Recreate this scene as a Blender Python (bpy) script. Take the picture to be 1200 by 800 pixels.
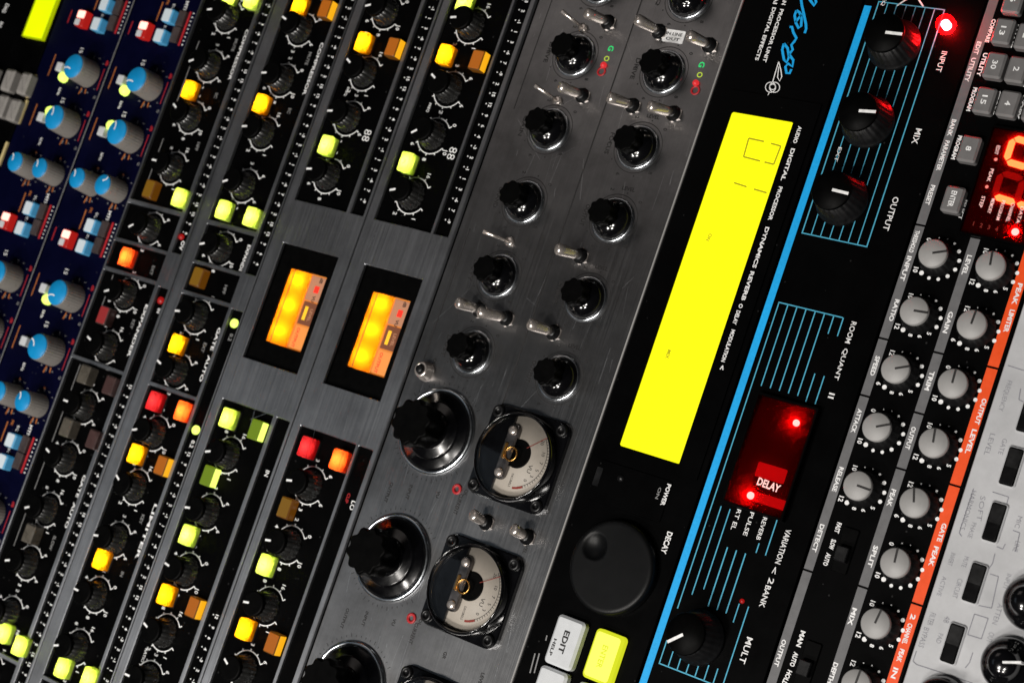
import bpy, math, random
import numpy as np
from mathutils import Matrix, Vector
random.seed(7)
MM = 0.001
for o in list(bpy.data.objects):
    bpy.data.objects.remove(o)
sc = bpy.context.scene
COL = sc.collection

# ------------------------------------------------------------------ camera
# panel frame: x = along the rack units, y = up the rack, z = out of the front panels (mm)
RC = np.array([[-0.32555865, 0.79860757, -0.50619909],
               [0.94174219, 0.22605325, -0.2490413],
               [-0.08445832, -0.55778659, -0.82567604]])
_u, _s, _v = np.linalg.svd(RC)
RC = _u @ _v
FPX, DIST = 2000.0, 640.0
X0 = np.array([0, 0, DIST])
UP = Matrix.Rotation(math.radians(90), 4, 'X')      # panel frame -> world (rack stands upright)

def P(px, py, z=0.0):
    """point of the plane z (mm) above the front panels seen at photo position px, py"""
    d = np.array([(px - 600) / FPX, (py - 400) / FPX, 1.0])
    n = RC[:, 2]
    q = d * ((n @ X0 + z) / (n @ d)) - X0
    return float(RC[:, 0] @ q), float(RC[:, 1] @ q)

cam_d = bpy.data.cameras.new('camera')
cam = bpy.data.objects.new('camera', cam_d)
COL.objects.link(cam)
sc.camera = cam
cpos = RC.T @ (-X0)
m = Matrix.Identity(4)
right, up, back = RC.T @ np.array([1, 0, 0]), RC.T @ np.array([0, -1, 0]), RC.T @ np.array([0, 0, -1])
for i in range(3):
    m[i][0], m[i][1], m[i][2], m[i][3] = right[i], up[i], back[i], cpos[i] * MM
cam.matrix_world = UP @ m
cam_d.sensor_width = 36
cam_d.lens = 60
cam_d.clip_start = 0.01
cam_d.clip_end = 20
cam_d.dof.use_dof = True
cam_d.dof.focus_distance = 0.585
cam_d.dof.aperture_fstop = 22

# ------------------------------------------------------------------ world, lights, exposure
w = bpy.data.worlds.new('World')
sc.world = w
w.use_nodes = True
w.node_tree.nodes['Background'].inputs[0].default_value = (0.55, 0.65, 0.8, 1)
w.node_tree.nodes['Background'].inputs[1].default_value = 0.006
sc.view_settings.view_transform = 'Standard'
sc.view_settings.look = 'None'
sc.view_settings.exposure = 0
sc.view_settings.gamma = 1
sc.cycles.use_denoising = True
sc.cycles.max_bounces = 8
sc.cycles.sample_clamp_indirect = 4

def area(name, frm, to, sx, sy, watt, col):
    """softbox at frm looking at to; both given in the panel frame in mm"""
    l = bpy.data.lights.new(name, 'AREA')
    l.shape = 'RECTANGLE'
    l.size, l.size_y = sx * MM, sy * MM
    l.energy, l.color = watt, col
    o = bpy.data.objects.new(name, l)
    COL.objects.link(o)
    a, b = UP @ (Vector(frm) * MM), UP @ (Vector(to) * MM)
    o.location = a
    o.rotation_euler = (b - a).to_track_quat('-Z', 'Y').to_euler()

# four small lamps in front of the rack beyond its right end
for i, (dx, dy) in enumerate(((-1, -1), (-1, 1), (1, -1), (1, 1))):
    area('softbox_lamp', (700 + 190 * dx, 100 + 230 * dy, 1000 - 60 * dx), (0, 30, 0), 120, 120, 4.7, (1.0, 0.955, 0.90))
area('warm_steel_fill', (-359, -393, 597), (-140, 5, 0), 300, 300, 0.16, (1.0, 0.89, 0.83))  # added fill at the mirror angle, gives the steel a warm reflection
area('cool_steel_fill', (171, -548, 579), (110, -75, 0), 300, 260, 0.075, (0.72, 0.86, 1.0))  # added fill, mirrored as a bluish sheen in the metal

# ------------------------------------------------------------------ materials
MATS = {}
def mat(name, base, rough=0.5, metal=0.0, spec=0.5, emit=None, estr=0.0, coat=0.0, noise=None, bump=None, aniso=0.0, blotch=0.0, dust=0.0):
    """noise = (scale vec, amount on colour, amount on roughness); bump = (scale vec, strength)"""
    if name in MATS:
        return MATS[name]
    mt = bpy.data.materials.new(name)
    mt.use_nodes = True
    nt = mt.node_tree
    b = nt.nodes['Principled BSDF']
    b.inputs['Base Color'].default_value = (*base, 1)
    b.inputs['Roughness'].default_value = rough
    b.inputs['Metallic'].default_value = metal
    b.inputs['Specular IOR Level'].default_value = spec
    b.inputs['Coat Weight'].default_value = coat
    b.inputs['Coat Roughness'].default_value = 0.06
    if emit:
        b.inputs['Emission Color'].default_value = (*emit, 1)
        b.inputs['Emission Strength'].default_value = estr
    if aniso:
        b.inputs['Anisotropic'].default_value = aniso
        c = nt.nodes.new('ShaderNodeCombineXYZ')
        c.inputs[2].default_value = 1
        nt.links.new(c.outputs[0], b.inputs['Tangent'])
    if noise or bump:
        tc = nt.nodes.new('ShaderNodeNewGeometry')
    if noise:
        mp = nt.nodes.new('ShaderNodeMapping')
        mp.inputs['Scale'].default_value = noise[0]
        nt.links.new(tc.outputs['Position'], mp.inputs[0])
        n = nt.nodes.new('ShaderNodeTexNoise')
        n.inputs['Scale'].default_value = 1
        n.inputs['Detail'].default_value = 6
        n.inputs['Roughness'].default_value = 0.65
        nt.links.new(mp.outputs[0], n.inputs['Vector'])
        r = nt.nodes.new('ShaderNodeMapRange')
        r.inputs['From Min'].default_value, r.inputs['From Max'].default_value = 0.25, 0.75
        r.inputs['To Min'].default_value, r.inputs['To Max'].default_value = 1 - noise[1], 1 + noise[1]
        nt.links.new(n.outputs['Fac'], r.inputs[0])
        mx = nt.nodes.new('ShaderNodeVectorMath')
        mx.operation = 'SCALE'
        mx.inputs[0].default_value = base
        nt.links.new(r.outputs[0], mx.inputs['Scale'])
        colour = mx.outputs[0]
        if blotch:
            n3 = nt.nodes.new('ShaderNodeTexNoise')
            n3.inputs['Scale'].default_value = 22
            n3.inputs['Detail'].default_value = 8
            n3.inputs['Roughness'].default_value = 0.7
            nt.links.new(tc.outputs['Position'], n3.inputs['Vector'])
            r3 = nt.nodes.new('ShaderNodeMapRange')
            r3.inputs['From Min'].default_value, r3.inputs['From Max'].default_value = 0.3, 0.7
            r3.inputs['To Min'].default_value, r3.inputs['To Max'].default_value = 1 - blotch, 1 + blotch
            nt.links.new(n3.outputs['Fac'], r3.inputs[0])
            m3 = nt.nodes.new('ShaderNodeVectorMath')
            m3.operation = 'SCALE'
            nt.links.new(colour, m3.inputs[0])
            nt.links.new(r3.outputs[0], m3.inputs['Scale'])
            colour = m3.outputs[0]
        if dust:
            vo = nt.nodes.new('ShaderNodeTexVoronoi')
            vo.inputs['Scale'].default_value = 330
            nt.links.new(tc.outputs['Position'], vo.inputs['Vector'])
            lt = nt.nodes.new('ShaderNodeMath')
            lt.operation = 'LESS_THAN'
            lt.inputs[1].default_value = 0.11
            nt.links.new(vo.outputs['Distance'], lt.inputs[0])
            sp = nt.nodes.new('ShaderNodeSeparateColor')
            nt.links.new(vo.outputs['Color'], sp.inputs[0])
            gt = nt.nodes.new('ShaderNodeMath')
            gt.operation = 'GREATER_THAN'
            gt.inputs[1].default_value = 0.86
            nt.links.new(sp.outputs[0], gt.inputs[0])
            ml = nt.nodes.new('ShaderNodeMath')
            ml.operation = 'MULTIPLY'
            nt.links.new(lt.outputs[0], ml.inputs[0])
            nt.links.new(gt.outputs[0], ml.inputs[1])
            ml2 = nt.nodes.new('ShaderNodeMath')
            ml2.operation = 'MULTIPLY'
            ml2.inputs[1].default_value = dust
            nt.links.new(ml.outputs[0], ml2.inputs[0])
            ad = nt.nodes.new('ShaderNodeVectorMath')
            ad.operation = 'ADD'
            nt.links.new(colour, ad.inputs[0])
            nt.links.new(ml2.outputs[0], ad.inputs[1])
            colour = ad.outputs[0]
        nt.links.new(colour, b.inputs['Base Color'])
        r2 = nt.nodes.new('ShaderNodeMapRange')
        r2.inputs['From Min'].default_value, r2.inputs['From Max'].default_value = 0.25, 0.75
        r2.inputs['To Min'].default_value, r2.inputs['To Max'].default_value = max(0.03, rough - noise[2]), min(1, rough + noise[2])
        nt.links.new(n.outputs['Fac'], r2.inputs[0])
        nt.links.new(r2.outputs[0], b.inputs['Roughness'])
    if bump:
        mp2 = nt.nodes.new('ShaderNodeMapping')
        mp2.inputs['Scale'].default_value = bump[0]
        nt.links.new(tc.outputs['Position'], mp2.inputs[0])
        n2 = nt.nodes.new('ShaderNodeTexNoise')
        n2.inputs['Scale'].default_value = 1
        n2.inputs['Detail'].default_value = 4
        nt.links.new(mp2.outputs[0], n2.inputs['Vector'])
        bp = nt.nodes.new('ShaderNodeBump')
        bp.inputs['Strength'].default_value = bump[1]
        bp.inputs['Distance'].default_value = 0.0002
        nt.links.new(n2.outputs['Fac'], bp.inputs['Height'])
        nt.links.new(bp.outputs[0], b.inputs['Normal'])
    MATS[name] = mt
    return mt

ISO = (260, 260, 260)
BR = (9, 400, 2200)          # brushed along the rack units (world x)
mat('black_panel', (0.0007, 0.0007, 0.0008), 0.5, spec=0.04, dust=0.02, noise=((70, 70, 70), 0.35, 0.10), bump=((2500, 2500, 2500), 0.10))
mat('black_gloss_panel', (0.0009, 0.0009, 0.001), 0.36, spec=0.045, dust=0.012, noise=((60, 60, 60), 0.3, 0.06), bump=((1800, 1800, 1800), 0.05))
mat('navy_panel', (0.0009, 0.0012, 0.0125), 0.45, spec=0.06, dust=0.015, noise=((70, 70, 70), 0.3, 0.08), bump=((2500, 2500, 2500), 0.12))
mat('chassis', (0.008, 0.008, 0.009), 0.6, noise=(ISO, 0.2, 0.05))
mat('rail_metal', (0.33, 0.34, 0.36), 0.42, metal=1, aniso=0.5, blotch=0.32, noise=(BR, 0.08, 0.06), bump=(BR, 0.05))
mat('brushed_steel', (0.275, 0.275, 0.28), 0.36, metal=1, aniso=0.6, blotch=0.42, noise=(BR, 0.12, 0.06), bump=(BR, 0.10))
mat('scratch', (0.55, 0.56, 0.58), 0.35, metal=1, noise=(ISO, 0.3, 0.1))
mat('edge_glint', (0.42, 0.41, 0.40), 0.5, metal=0.2, noise=(BR, 0.2, 0.08))  # pale colour in place of light caught by an edge
mat('silver_panel', (0.47, 0.475, 0.49), 0.45, metal=0.0, blotch=0.14, noise=((90, 90, 90), 0.08, 0.08), bump=((900, 900, 900), 0.06))
mat('chrome', (0.74, 0.67, 0.62), 0.25, metal=0.82, noise=(ISO, 0.05, 0.04))
mat('bright_ring', (0.62, 0.65, 0.68), 0.22, metal=1, noise=(ISO, 0.06, 0.05))
mat('black_plastic', (0.004, 0.004, 0.0044), 0.36, spec=0.35, noise=(ISO, 0.25, 0.10))
mat('wheel_plastic', (0.0025, 0.0027, 0.003), 0.4, spec=0.2, noise=((60, 60, 60), 0.12, 0.05))
mat('black_matte', (0.0010, 0.0010, 0.0010), 0.5, spec=0.05, noise=(ISO, 0.3, 0.10))
mat('black_bakelite', (0.003, 0.003, 0.0036), 0.13, coat=0.5, noise=((140, 140, 140), 0.2, 0.09))
mat('black_skirt', (0.002, 0.002, 0.0025), 0.20, noise=((140, 140, 140), 0.2, 0.10))
mat('ribbed_grey', (0.012, 0.012, 0.0115), 0.24, spec=1.0, noise=(ISO, 0.2, 0.08))
mat('knob_grey', (0.22, 0.206, 0.19), 0.30, noise=(ISO, 0.10, 0.08))
mat('cap_grey', (0.30, 0.295, 0.29), 0.5, noise=(ISO, 0.06, 0.08))
mat('cap_blue', (0.005, 0.27, 0.60), 0.38, noise=(ISO, 0.08, 0.06), emit=(0.01, 0.12, 0.30), estr=0.0)
mat('print_white', (0.86, 0.86, 0.86), 0.55, noise=((700, 700, 700), 0.25, 0.1))
mat('print_grey', (0.22, 0.22, 0.22), 0.55, noise=((700, 700, 700), 0.25, 0.1))
mat('print_black', (0.012, 0.011, 0.011), 0.6, noise=((700, 700, 700), 0.3, 0.1))
mat('legend_ink', (0.10, 0.06, 0.01), 0.6, noise=(ISO, 0.2, 0.1))
mat('print_faint', (0.20, 0.20, 0.23), 0.6, noise=((700, 700, 700), 0.3, 0.1))
mat('print_cyan', (0.07, 0.40, 0.58), 0.5, noise=((700, 700, 700), 0.2, 0.1))
mat('print_blue', (0.003, 0.39, 0.86), 0.5, blotch=0.10, noise=((900, 900, 900), 0.12, 0.1))
mat('print_orange', (0.75, 0.13, 0.02), 0.5, noise=((300, 300, 300), 0.12, 0.1))
mat('print_red', (0.42, 0.015, 0.02), 0.5, noise=((700, 700, 700), 0.2, 0.1))
mat('print_amber', (0.42, 0.13, 0.03), 0.5, noise=((700, 700, 700), 0.3, 0.1))
mat('print_green', (0.02, 0.55, 0.14), 0.5, emit=(0.02, 0.6, 0.16), estr=0.5)
mat('print_yellowgreen', (0.35, 0.5, 0.05), 0.5, emit=(0.4, 0.5, 0.03), estr=0.5)
mat('strip_grey', (0.13, 0.13, 0.135), 0.5, noise=((300, 300, 300), 0.12, 0.1))
mat('strip_orange', (0.85, 0.075, 0.004), 0.5, noise=((300, 300, 300), 0.08, 0.1))
mat('rubber_grey', (0.15, 0.145, 0.145), 0.55, noise=(ISO, 0.12, 0.08))
mat('rubber_warm', (0.26, 0.245, 0.23), 0.55, noise=(ISO, 0.12, 0.08))
mat('button_white', (0.60, 0.62, 0.64), 0.45, noise=(ISO, 0.06, 0.08))
mat('button_ice', (0.60, 0.66, 0.70), 0.4, emit=(0.35, 0.50, 0.60), estr=0.15)
mat('button_ice_side', (0.10, 0.30, 0.45), 0.4, emit=(0.01, 0.20, 0.42), estr=0.4)
mat('brown_cell', (0.05, 0.035, 0.033), 0.5, noise=(ISO, 0.3, 0.1))
mat('cream_edge', (0.65, 0.52, 0.25), 0.5, noise=(ISO, 0.1, 0.1))
mat('smoke_dim', (0.085, 0.075, 0.06), 0.3, noise=(ISO, 0.3, 0.1))
mat('maroon_dim', (0.055, 0.028, 0.026), 0.35, noise=(ISO, 0.3, 0.1))
# lit things
def lit(name, col, s, rough=0.4):
    return mat(name, tuple(min(0.5, c * 0.15) for c in col), rough, emit=col, estr=s)
lit('lime_lit', (0.80, 1.0, 0.15), 1.5)
lit('lime_side', (0.13, 0.21, 0.002), 0.8)
lit('lime_dim', (0.13, 0.20, 0.008), 1.0)
lit('amber_lit', (1.0, 0.44, 0.006), 1.6)
lit('amber_side', (0.24, 0.062, 0.001), 0.8)
lit('amber_dim', (0.12, 0.04, 0.002), 0.8)
lit('amber_edge', (1.0, 0.46, 0.01), 0.95)
lit('orange_dim', (0.36, 0.095, 0.005), 1.0)
lit('ochre_dim', (0.20, 0.095, 0.005), 0.8)
lit('red_lit', (1.0, 0.22, 0.02), 1.7)
lit('red_side', (0.45, 0.012, 0.008), 0.8)
lit('red_soft', (0.80, 0.030, 0.035), 0.8)
lit('red_dim', (0.30, 0.025, 0.025), 0.8)
lit('pink_lit', (1.0, 0.42, 0.34), 2.4)
lit('lcd_yellow', (1.0, 0.96, 0.0), 1.05)
lit('lcd_lime', (0.82, 1.0, 0.0), 1.05)
lit('lcd_side', (0.45, 0.55, 0.0), 0.8)
lit('key_yellow', (0.98, 0.98, 0.12), 1.15)
lit('key_yellow_side', (0.72, 0.78, 0.02), 0.9)
lit('led_red', (1.0, 0.04, 0.04), 50.0)
lit('led_red_hot', (1.0, 0.012, 0.018), 620.0)
lit('led_dark_red', (0.35, 0.006, 0.006), 0.9)
lit('led_lime', (0.75, 1.0, 0.15), 1.6)
lit('segment_lit', (1.0, 0.14, 0.04), 9.0)
lit('segment_dim', (0.30, 0.004, 0.003), 0.8)
lit('red_print_lit', (1.0, 0.55, 0.50), 1.1)
lit('bulb', (1.0, 0.62, 0.08), 50.0)
lit('lamp_lime', (1.0, 1.0, 0.35), 42.0)
lit('lamp_amber', (1.0, 0.85, 0.25), 56.0)
lit('lamp_red', (1.0, 0.75, 0.3), 64.0)
lit('lamp_soft', (1.0, 0.8, 0.6), 18.0)
lit('slot_glow', (1.0, 0.55, 0.03), 1.2)
for nm in ('lcd_yellow', 'lcd_lime', 'key_yellow'):
    nt_ = MATS[nm].node_tree
    pr = nt_.nodes['Principled BSDF']
    ge, nz, mr = nt_.nodes.new('ShaderNodeNewGeometry'), nt_.nodes.new('ShaderNodeTexNoise'), nt_.nodes.new('ShaderNodeMapRange')
    nz.inputs['Scale'].default_value = 45
    mr.inputs['To Min'].default_value, mr.inputs['To Max'].default_value = 0.86, 1.22
    nt_.links.new(ge.outputs['Position'], nz.inputs['Vector'])
    nt_.links.new(nz.outputs['Fac'], mr.inputs[0])
    nt_.links.new(mr.outputs[0], pr.inputs['Emission Strength'])
mat('lcd_ink', (0.10, 0.09, 0.0), 0.6, emit=(0.28, 0.24, 0.0), estr=1.0)
mat('red_window', (0.011, 0.0002, 0.0002), 0.3, spec=0.10)
mat('red_window_lit', (0.06, 0.001, 0.001), 0.3, emit=(0.6, 0.002, 0.006), estr=0.7)
mat('meter_cream', (0.40, 0.36, 0.31), 0.55, noise=((160, 160, 160), 0.10, 0.1))
mat('amber_face', (0.55, 0.22, 0.05), 0.6, noise=((160, 160, 160), 0.10, 0.1), emit=(1.0, 0.24, 0.01), estr=0.35)
# meter label colours, with the backlight put in as their own glow
mat('meter_brown', (0.10, 0.045, 0.03), 0.5, emit=(0.16, 0.045, 0.015), estr=0.8)
mat('meter_pink', (0.36, 0.20, 0.13), 0.6, emit=(0.55, 0.22, 0.10), estr=0.45)
mat('meter_peach', (0.5, 0.22, 0.07), 0.6, emit=(0.95, 0.30, 0.04), estr=0.55)
mat('meter_red', (0.7, 0.03, 0.02), 0.5, emit=(0.9, 0.03, 0.01), estr=0.7)
mat('needle_red', (0.25, 0.03, 0.02), 0.5)
mat('dark_nickel', (0.16, 0.15, 0.15), 0.35, metal=1, noise=(ISO, 0.2, 0.1))
mat('brass', (0.75, 0.42, 0.12), 0.28, metal=1)

def glass_mat(name, tint):
    mt = bpy.data.materials.new(name)
    mt.use_nodes = True
    nt = mt.node_tree
    out = nt.nodes['Material Output']
    nt.nodes.remove(nt.nodes['Principled BSDF'])
    t = nt.nodes.new('ShaderNodeBsdfTransparent')
    t.inputs[0].default_value = (*tint, 1)
    g = nt.nodes.new('ShaderNodeBsdfGlossy')
    g.inputs['Roughness'].default_value = 0.05
    fr = nt.nodes.new('ShaderNodeFresnel')
    fr.inputs[0].default_value = 1.38
    mx = nt.nodes.new('ShaderNodeMixShader')
    nt.links.new(fr.outputs[0], mx.inputs[0])
    nt.links.new(t.outputs[0], mx.inputs[1])
    nt.links.new(g.outputs[0], mx.inputs[2])
    nt.links.new(mx.outputs[0], out.inputs[0])
    MATS[name] = mt
glass_mat('clear_glass', (0.97, 0.97, 0.97))

def diffuser_mat(name, col):
    mt = bpy.data.materials.new(name)
    mt.use_nodes = True
    nt = mt.node_tree
    out = nt.nodes['Material Output']
    nt.nodes.remove(nt.nodes['Principled BSDF'])
    t = nt.nodes.new('ShaderNodeBsdfTranslucent')
    t.inputs[0].default_value = (*col, 1)
    d_ = nt.nodes.new('ShaderNodeBsdfDiffuse')
    d_.inputs[0].default_value = (*col, 1)
    mx = nt.nodes.new('ShaderNodeMixShader')
    mx.inputs[0].default_value = 0.3
    nt.links.new(t.outputs[0], mx.inputs[1])
    nt.links.new(d_.outputs[0], mx.inputs[2])
    nt.links.new(mx.outputs[0], out.inputs[0])
    MATS[name] = mt
diffuser_mat('amber_diffuser', (1.0, 0.44, 0.02))
def filter_mat(name, tint, glow, fac):
    mt = bpy.data.materials.new(name)
    mt.use_nodes = True
    nt = mt.node_tree
    out = nt.nodes['Material Output']
    nt.nodes.remove(nt.nodes['Principled BSDF'])
    t = nt.nodes.new('ShaderNodeBsdfTransparent')
    t.inputs[0].default_value = (*tint, 1)
    l_ = nt.nodes.new('ShaderNodeBsdfTranslucent')
    l_.inputs[0].default_value = (*glow, 1)
    mx = nt.nodes.new('ShaderNodeMixShader')
    mx.inputs[0].default_value = fac
    nt.links.new(t.outputs[0], mx.inputs[1])
    nt.links.new(l_.outputs[0], mx.inputs[2])
    nt.links.new(mx.outputs[0], out.inputs[0])
    MATS[name] = mt
filter_mat('halo_filter', (1.0, 0.45, 0.40), (1.0, 0.02, 0.02), 0.18)  # film mix added to spread a glow around the red lights
diffuser_mat('lens_lime', (0.78, 0.95, 0.22))
diffuser_mat('lens_amber', (1.0, 0.50, 0.012))
diffuser_mat('lens_red', (1.0, 0.13, 0.03))
diffuser_mat('lens_pink', (0.75, 0.035, 0.045))

# ------------------------------------------------------------------ mesh helpers (all in mm)
class MB:
    def __init__(self):
        self.v, self.f, self.sm = [], [], []

    def add(self, vs, fs, smooth=False):
        k = len(self.v)
        self.v += [tuple(p) for p in vs]
        self.f += [tuple(i + k for i in t) for t in fs]
        self.sm += [smooth] * len(fs)
        return self

    def poly(self, pts, z0, z1, inset=0.0):
        """prism over a polygon (anticlockwise), its top edge chamfered by inset"""
        n = len(pts)
        if not inset:
            vs = [(x, y, z0) for x, y in pts] + [(x, y, z1) for x, y in pts]
            fs = [(i, (i + 1) % n, n + (i + 1) % n, n + i) for i in range(n)] + [tuple(range(n, 2 * n))]
            return self.add(vs, fs)
        ins = []
        for i in range(n):
            a, b, c = np.array(pts[i - 1]), np.array(pts[i]), np.array(pts[(i + 1) % n])
            e1, e2 = b - a, c - b
            e1, e2 = e1 / np.linalg.norm(e1), e2 / np.linalg.norm(e2)
            n1, n2 = np.array([-e1[1], e1[0]]), np.array([-e2[1], e2[0]])
            ins.append(b + (n1 + n2) * inset / (1 + n1 @ n2))
        vs = [(x, y, z0) for x, y in pts] + [(x, y, z1 - inset) for x, y in pts] + [(x, y, z1) for x, y in ins]
        fs = []
        for k in (0, 1):
            fs += [(k * n + i, k * n + (i + 1) % n, (k + 1) * n + (i + 1) % n, (k + 1) * n + i) for i in range(n)]
        return self.add(vs, fs + [tuple(range(2 * n, 3 * n))])

    def box(self, x0, x1, y0, y1, z0, z1, inset=0.0):
        return self.poly([(x0, y0), (x1, y0), (x1, y1), (x0, y1)], z0, z1, inset)

    def rrect(self, cx, cy, w_, h_, r, z0, z1, inset=0.0, seg=4):
        return self.poly(rr(cx, cy, w_, h_, r, seg), z0, z1, inset)

    def lathe(self, prof, seg=48, mod=None, smooth=True, cx=0, cy=0, cap=True):
        vs, fs = [], []
        n = len(prof)
        for i in range(seg):
            a = 2 * math.pi * i / seg
            for (r, z) in prof:
                q = r * (mod(a, r, z) if mod else 1)
                vs.append((cx + q * math.cos(a), cy + q * math.sin(a), z))
        for i in range(seg):
            j = (i + 1) % seg
            for k in range(n - 1):
                fs.append((i * n + k, j * n + k, j * n + k + 1, i * n + k + 1))
        self.add(vs, fs, smooth)
        if cap and prof[-1][0] > 1e-6:
            k = len(self.v) - seg * n
            self.f.append(tuple(k + i * n + n - 1 for i in range(seg)))
            self.sm.append(False)
        return self

    def ribbon(self, pts, wd, z, closed=False):
        """flat line of width wd through the points"""
        pts = [np.array(p, float) for p in pts]
        n = len(pts)
        L, R_ = [], []
        for i in range(n):
            a = pts[i - 1] if (i or closed) else pts[i]
            b = pts[(i + 1) % n] if (i < n - 1 or closed) else pts[i]
            t = b - a
            t = t / (np.linalg.norm(t) + 1e-9)
            q = np.array([-t[1], t[0]]) * wd / 2
            L.append(pts[i] + q)
            R_.append(pts[i] - q)
        vs = [(x, y, z) for x, y in L] + [(x, y, z) for x, y in R_]
        fs = [(n + i, n + (i + 1) % n, (i + 1) % n, i) for i in range(n if closed else n - 1)]
        return self.add(vs, fs)

    def disc(self, cx, cy, r, z, seg=14):
        return self.add([(cx + r * math.cos(2 * math.pi * i / seg), cy + r * math.sin(2 * math.pi * i / seg), z) for i in range(seg)], [tuple(range(seg))])

    def tube(self, pts, rad, seg=10):
        """round bar through 3-D points with a radius at each"""
        pts = [Vector(p) for p in pts]
        n = len(pts)
        rings = []
        for i, p in enumerate(pts):
            t = (pts[min(i + 1, n - 1)] - pts[max(i - 1, 0)]).normalized()
            a = t.cross(Vector((0.3, 0.9, 0.2))).normalized()
            b = t.cross(a)
            rings.append([p + (a * math.cos(2 * math.pi * k / seg) + b * math.sin(2 * math.pi * k / seg)) * rad[i] for k in range(seg)])
        vs = [q for r in rings for q in r]
        fs = [(i * seg + k, i * seg + (k + 1) % seg, (i + 1) * seg + (k + 1) % seg, (i + 1) * seg + k) for i in range(n - 1) for k in range(seg)]
        fs += [tuple(range(seg))[::-1], tuple((n - 1) * seg + k for k in range(seg))]
        return self.add(vs, fs, True)

    def mesh(self, name, mt):
        me = bpy.data.meshes.new(name)
        me.from_pydata([(x * MM, y * MM, z * MM) for x, y, z in self.v], [], self.f)
        me.polygons.foreach_set('use_smooth', self.sm)
        me.materials.append(MATS[mt])
        return me

def rr(cx, cy, w_, h_, r, seg=4):
    pts = []
    for (sx, sy, a0) in ((1, 1, 0), (-1, 1, 90), (-1, -1, 180), (1, -1, 270)):
        for k in range(seg + 1):
            a = math.radians(a0 + 90 * k / seg)
            pts.append((cx + sx * (w_ / 2 - r) + r * math.cos(a), cy + sy * (h_ / 2 - r) + r * math.sin(a)))
    return pts

class Unit:
    """one rack unit: an Empty at its place in the rack that carries its parts"""
    def __init__(self, name, y0, y1, label, cat, group=None):
        self.y0, self.y1 = y0, y1
        self.yc = (y0 + y1) / 2
        o = bpy.data.objects.new(name, None)
        COL.objects.link(o)
        o.empty_display_size = 0.02
        o.location = UP @ Vector((0, self.yc * MM, 0))
        o.rotation_euler = (math.radians(90), 0, 0)
        o['label'], o['category'] = label, cat
        if group:
            o['group'] = group
        self.o = o

    def put(self, name, me, x=0.0, y=None, z=0.0, rz=0.0, parent=None, scale=None, kind=None):
        """link mesh data at panel position x, y, z (mm); with a parent the place is relative to that part"""
        o = bpy.data.objects.new(name, me)
        COL.objects.link(o)
        if parent is None:
            o.parent = self.o
            o.location = (x * MM, ((self.yc if y is None else y) - self.yc) * MM, z * MM)
        else:
            o.parent = parent
            o.location = (x * MM, (y or 0) * MM, z * MM)
        o.rotation_euler = (0, 0, rz)
        if scale:
            o.scale = scale
        if kind:
            o['kind'] = kind
        return o

    def build(self, name, mb, mt, parent=None, at=None, kind=None):
        """a mesh drawn in panel coordinates becomes a part; its origin goes to `at`"""
        if at is None:
            xs = [p[0] for p in mb.v]; ys = [p[1] for p in mb.v]
            at = ((min(xs) + max(xs)) / 2, (min(ys) + max(ys)) / 2)
        mb.v = [(x - at[0], y - at[1], z) for x, y, z in mb.v]
        if parent is None:
            return self.put(name, mb.mesh(name, mt), at[0], at[1], kind=kind)
        pl = parent.location
        return self.put(name, mb.mesh(name, mt), at[0] - pl[0] / MM, at[1] - (pl[1] / MM + self.yc), -pl[2] / MM, parent=parent, kind=kind)

# ------------------------------------------------------------------ lettering
_TX = {}
def glyphs(s, bold=0.012):
    """outline of a string as (verts, faces) with height 1, centred on its box, plus its width"""
    if (s, bold) in _TX:
        return _TX[(s, bold)]
    cu = bpy.data.curves.new('t', 'FONT')
    cu.body = s
    cu.resolution_u = 2
    cu.offset = bold
    ob_ = bpy.data.objects.new('t', cu)
    COL.objects.link(ob_)
    dg = bpy.context.evaluated_depsgraph_get()
    me = bpy.data.meshes.new_from_object(ob_.evaluated_get(dg))
    vs = [(v.co.x, v.co.y) for v in me.vertices]
    fs = [tuple(p.vertices) for p in me.polygons]
    bpy.data.objects.remove(ob_)
    bpy.data.curves.remove(cu)
    bpy.data.meshes.remove(me)
    xs = [v[0] for v in vs]; ys = [v[1] for v in vs]
    x0, x1, y0, y1 = min(xs), max(xs), min(ys), max(ys)
    h = max(1e-6, y1 - y0)
    vs = [((x - (x0 + x1) / 2) / h, (y - (y0 + y1) / 2) / h) for x, y in vs]
    _TX[(s, bold)] = (vs, fs, (x1 - x0) / h)
    return _TX[(s, bold)]

_TM = {}
def text_mesh(s, mt, bold=0.012):
    if (s, mt, bold) not in _TM:
        vs, fs, wd = glyphs(s, bold)
        me = bpy.data.meshes.new('lettering')
        me.from_pydata([(x * MM, y * MM, 0) for x, y in vs], [], fs)
        me.materials.append(MATS[mt])
        _TM[(s, mt, bold)] = (me, wd)
    return _TM[(s, mt, bold)]

def T(u, s, a, b, h, mt='print_white', z=0.07, zp=None, bold=0.02, rz=None, parent=None):
    """words between photo points a and b (start, end of the line), cap height h mm"""
    zz = z if zp is None else zp
    (ax, ay), (bx, by) = P(*a, zz), P(*b, zz)
    L = math.hypot(bx - ax, by - ay)
    me, wd = text_mesh(s, mt, bold)
    ang = math.atan2(by - ay, bx - ax) if rz is None else rz
    if abs(ang) < 0.12:
        ang = 0
    o = u.put('lettering', me, (ax + bx) / 2, (ay + by) / 2, z, ang, scale=(min(L / wd, 1.7 * h), h, 1))
    return o

def TM_(u, s, x, y, h, mt='print_white', z=0.07, wd=None, rz=0.0, bold=0.02):
    me, wr = text_mesh(s, mt, bold)
    return u.put('lettering', me, x, y, z, rz, scale=((wd / wr) if wd else h, h, 1))

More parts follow.
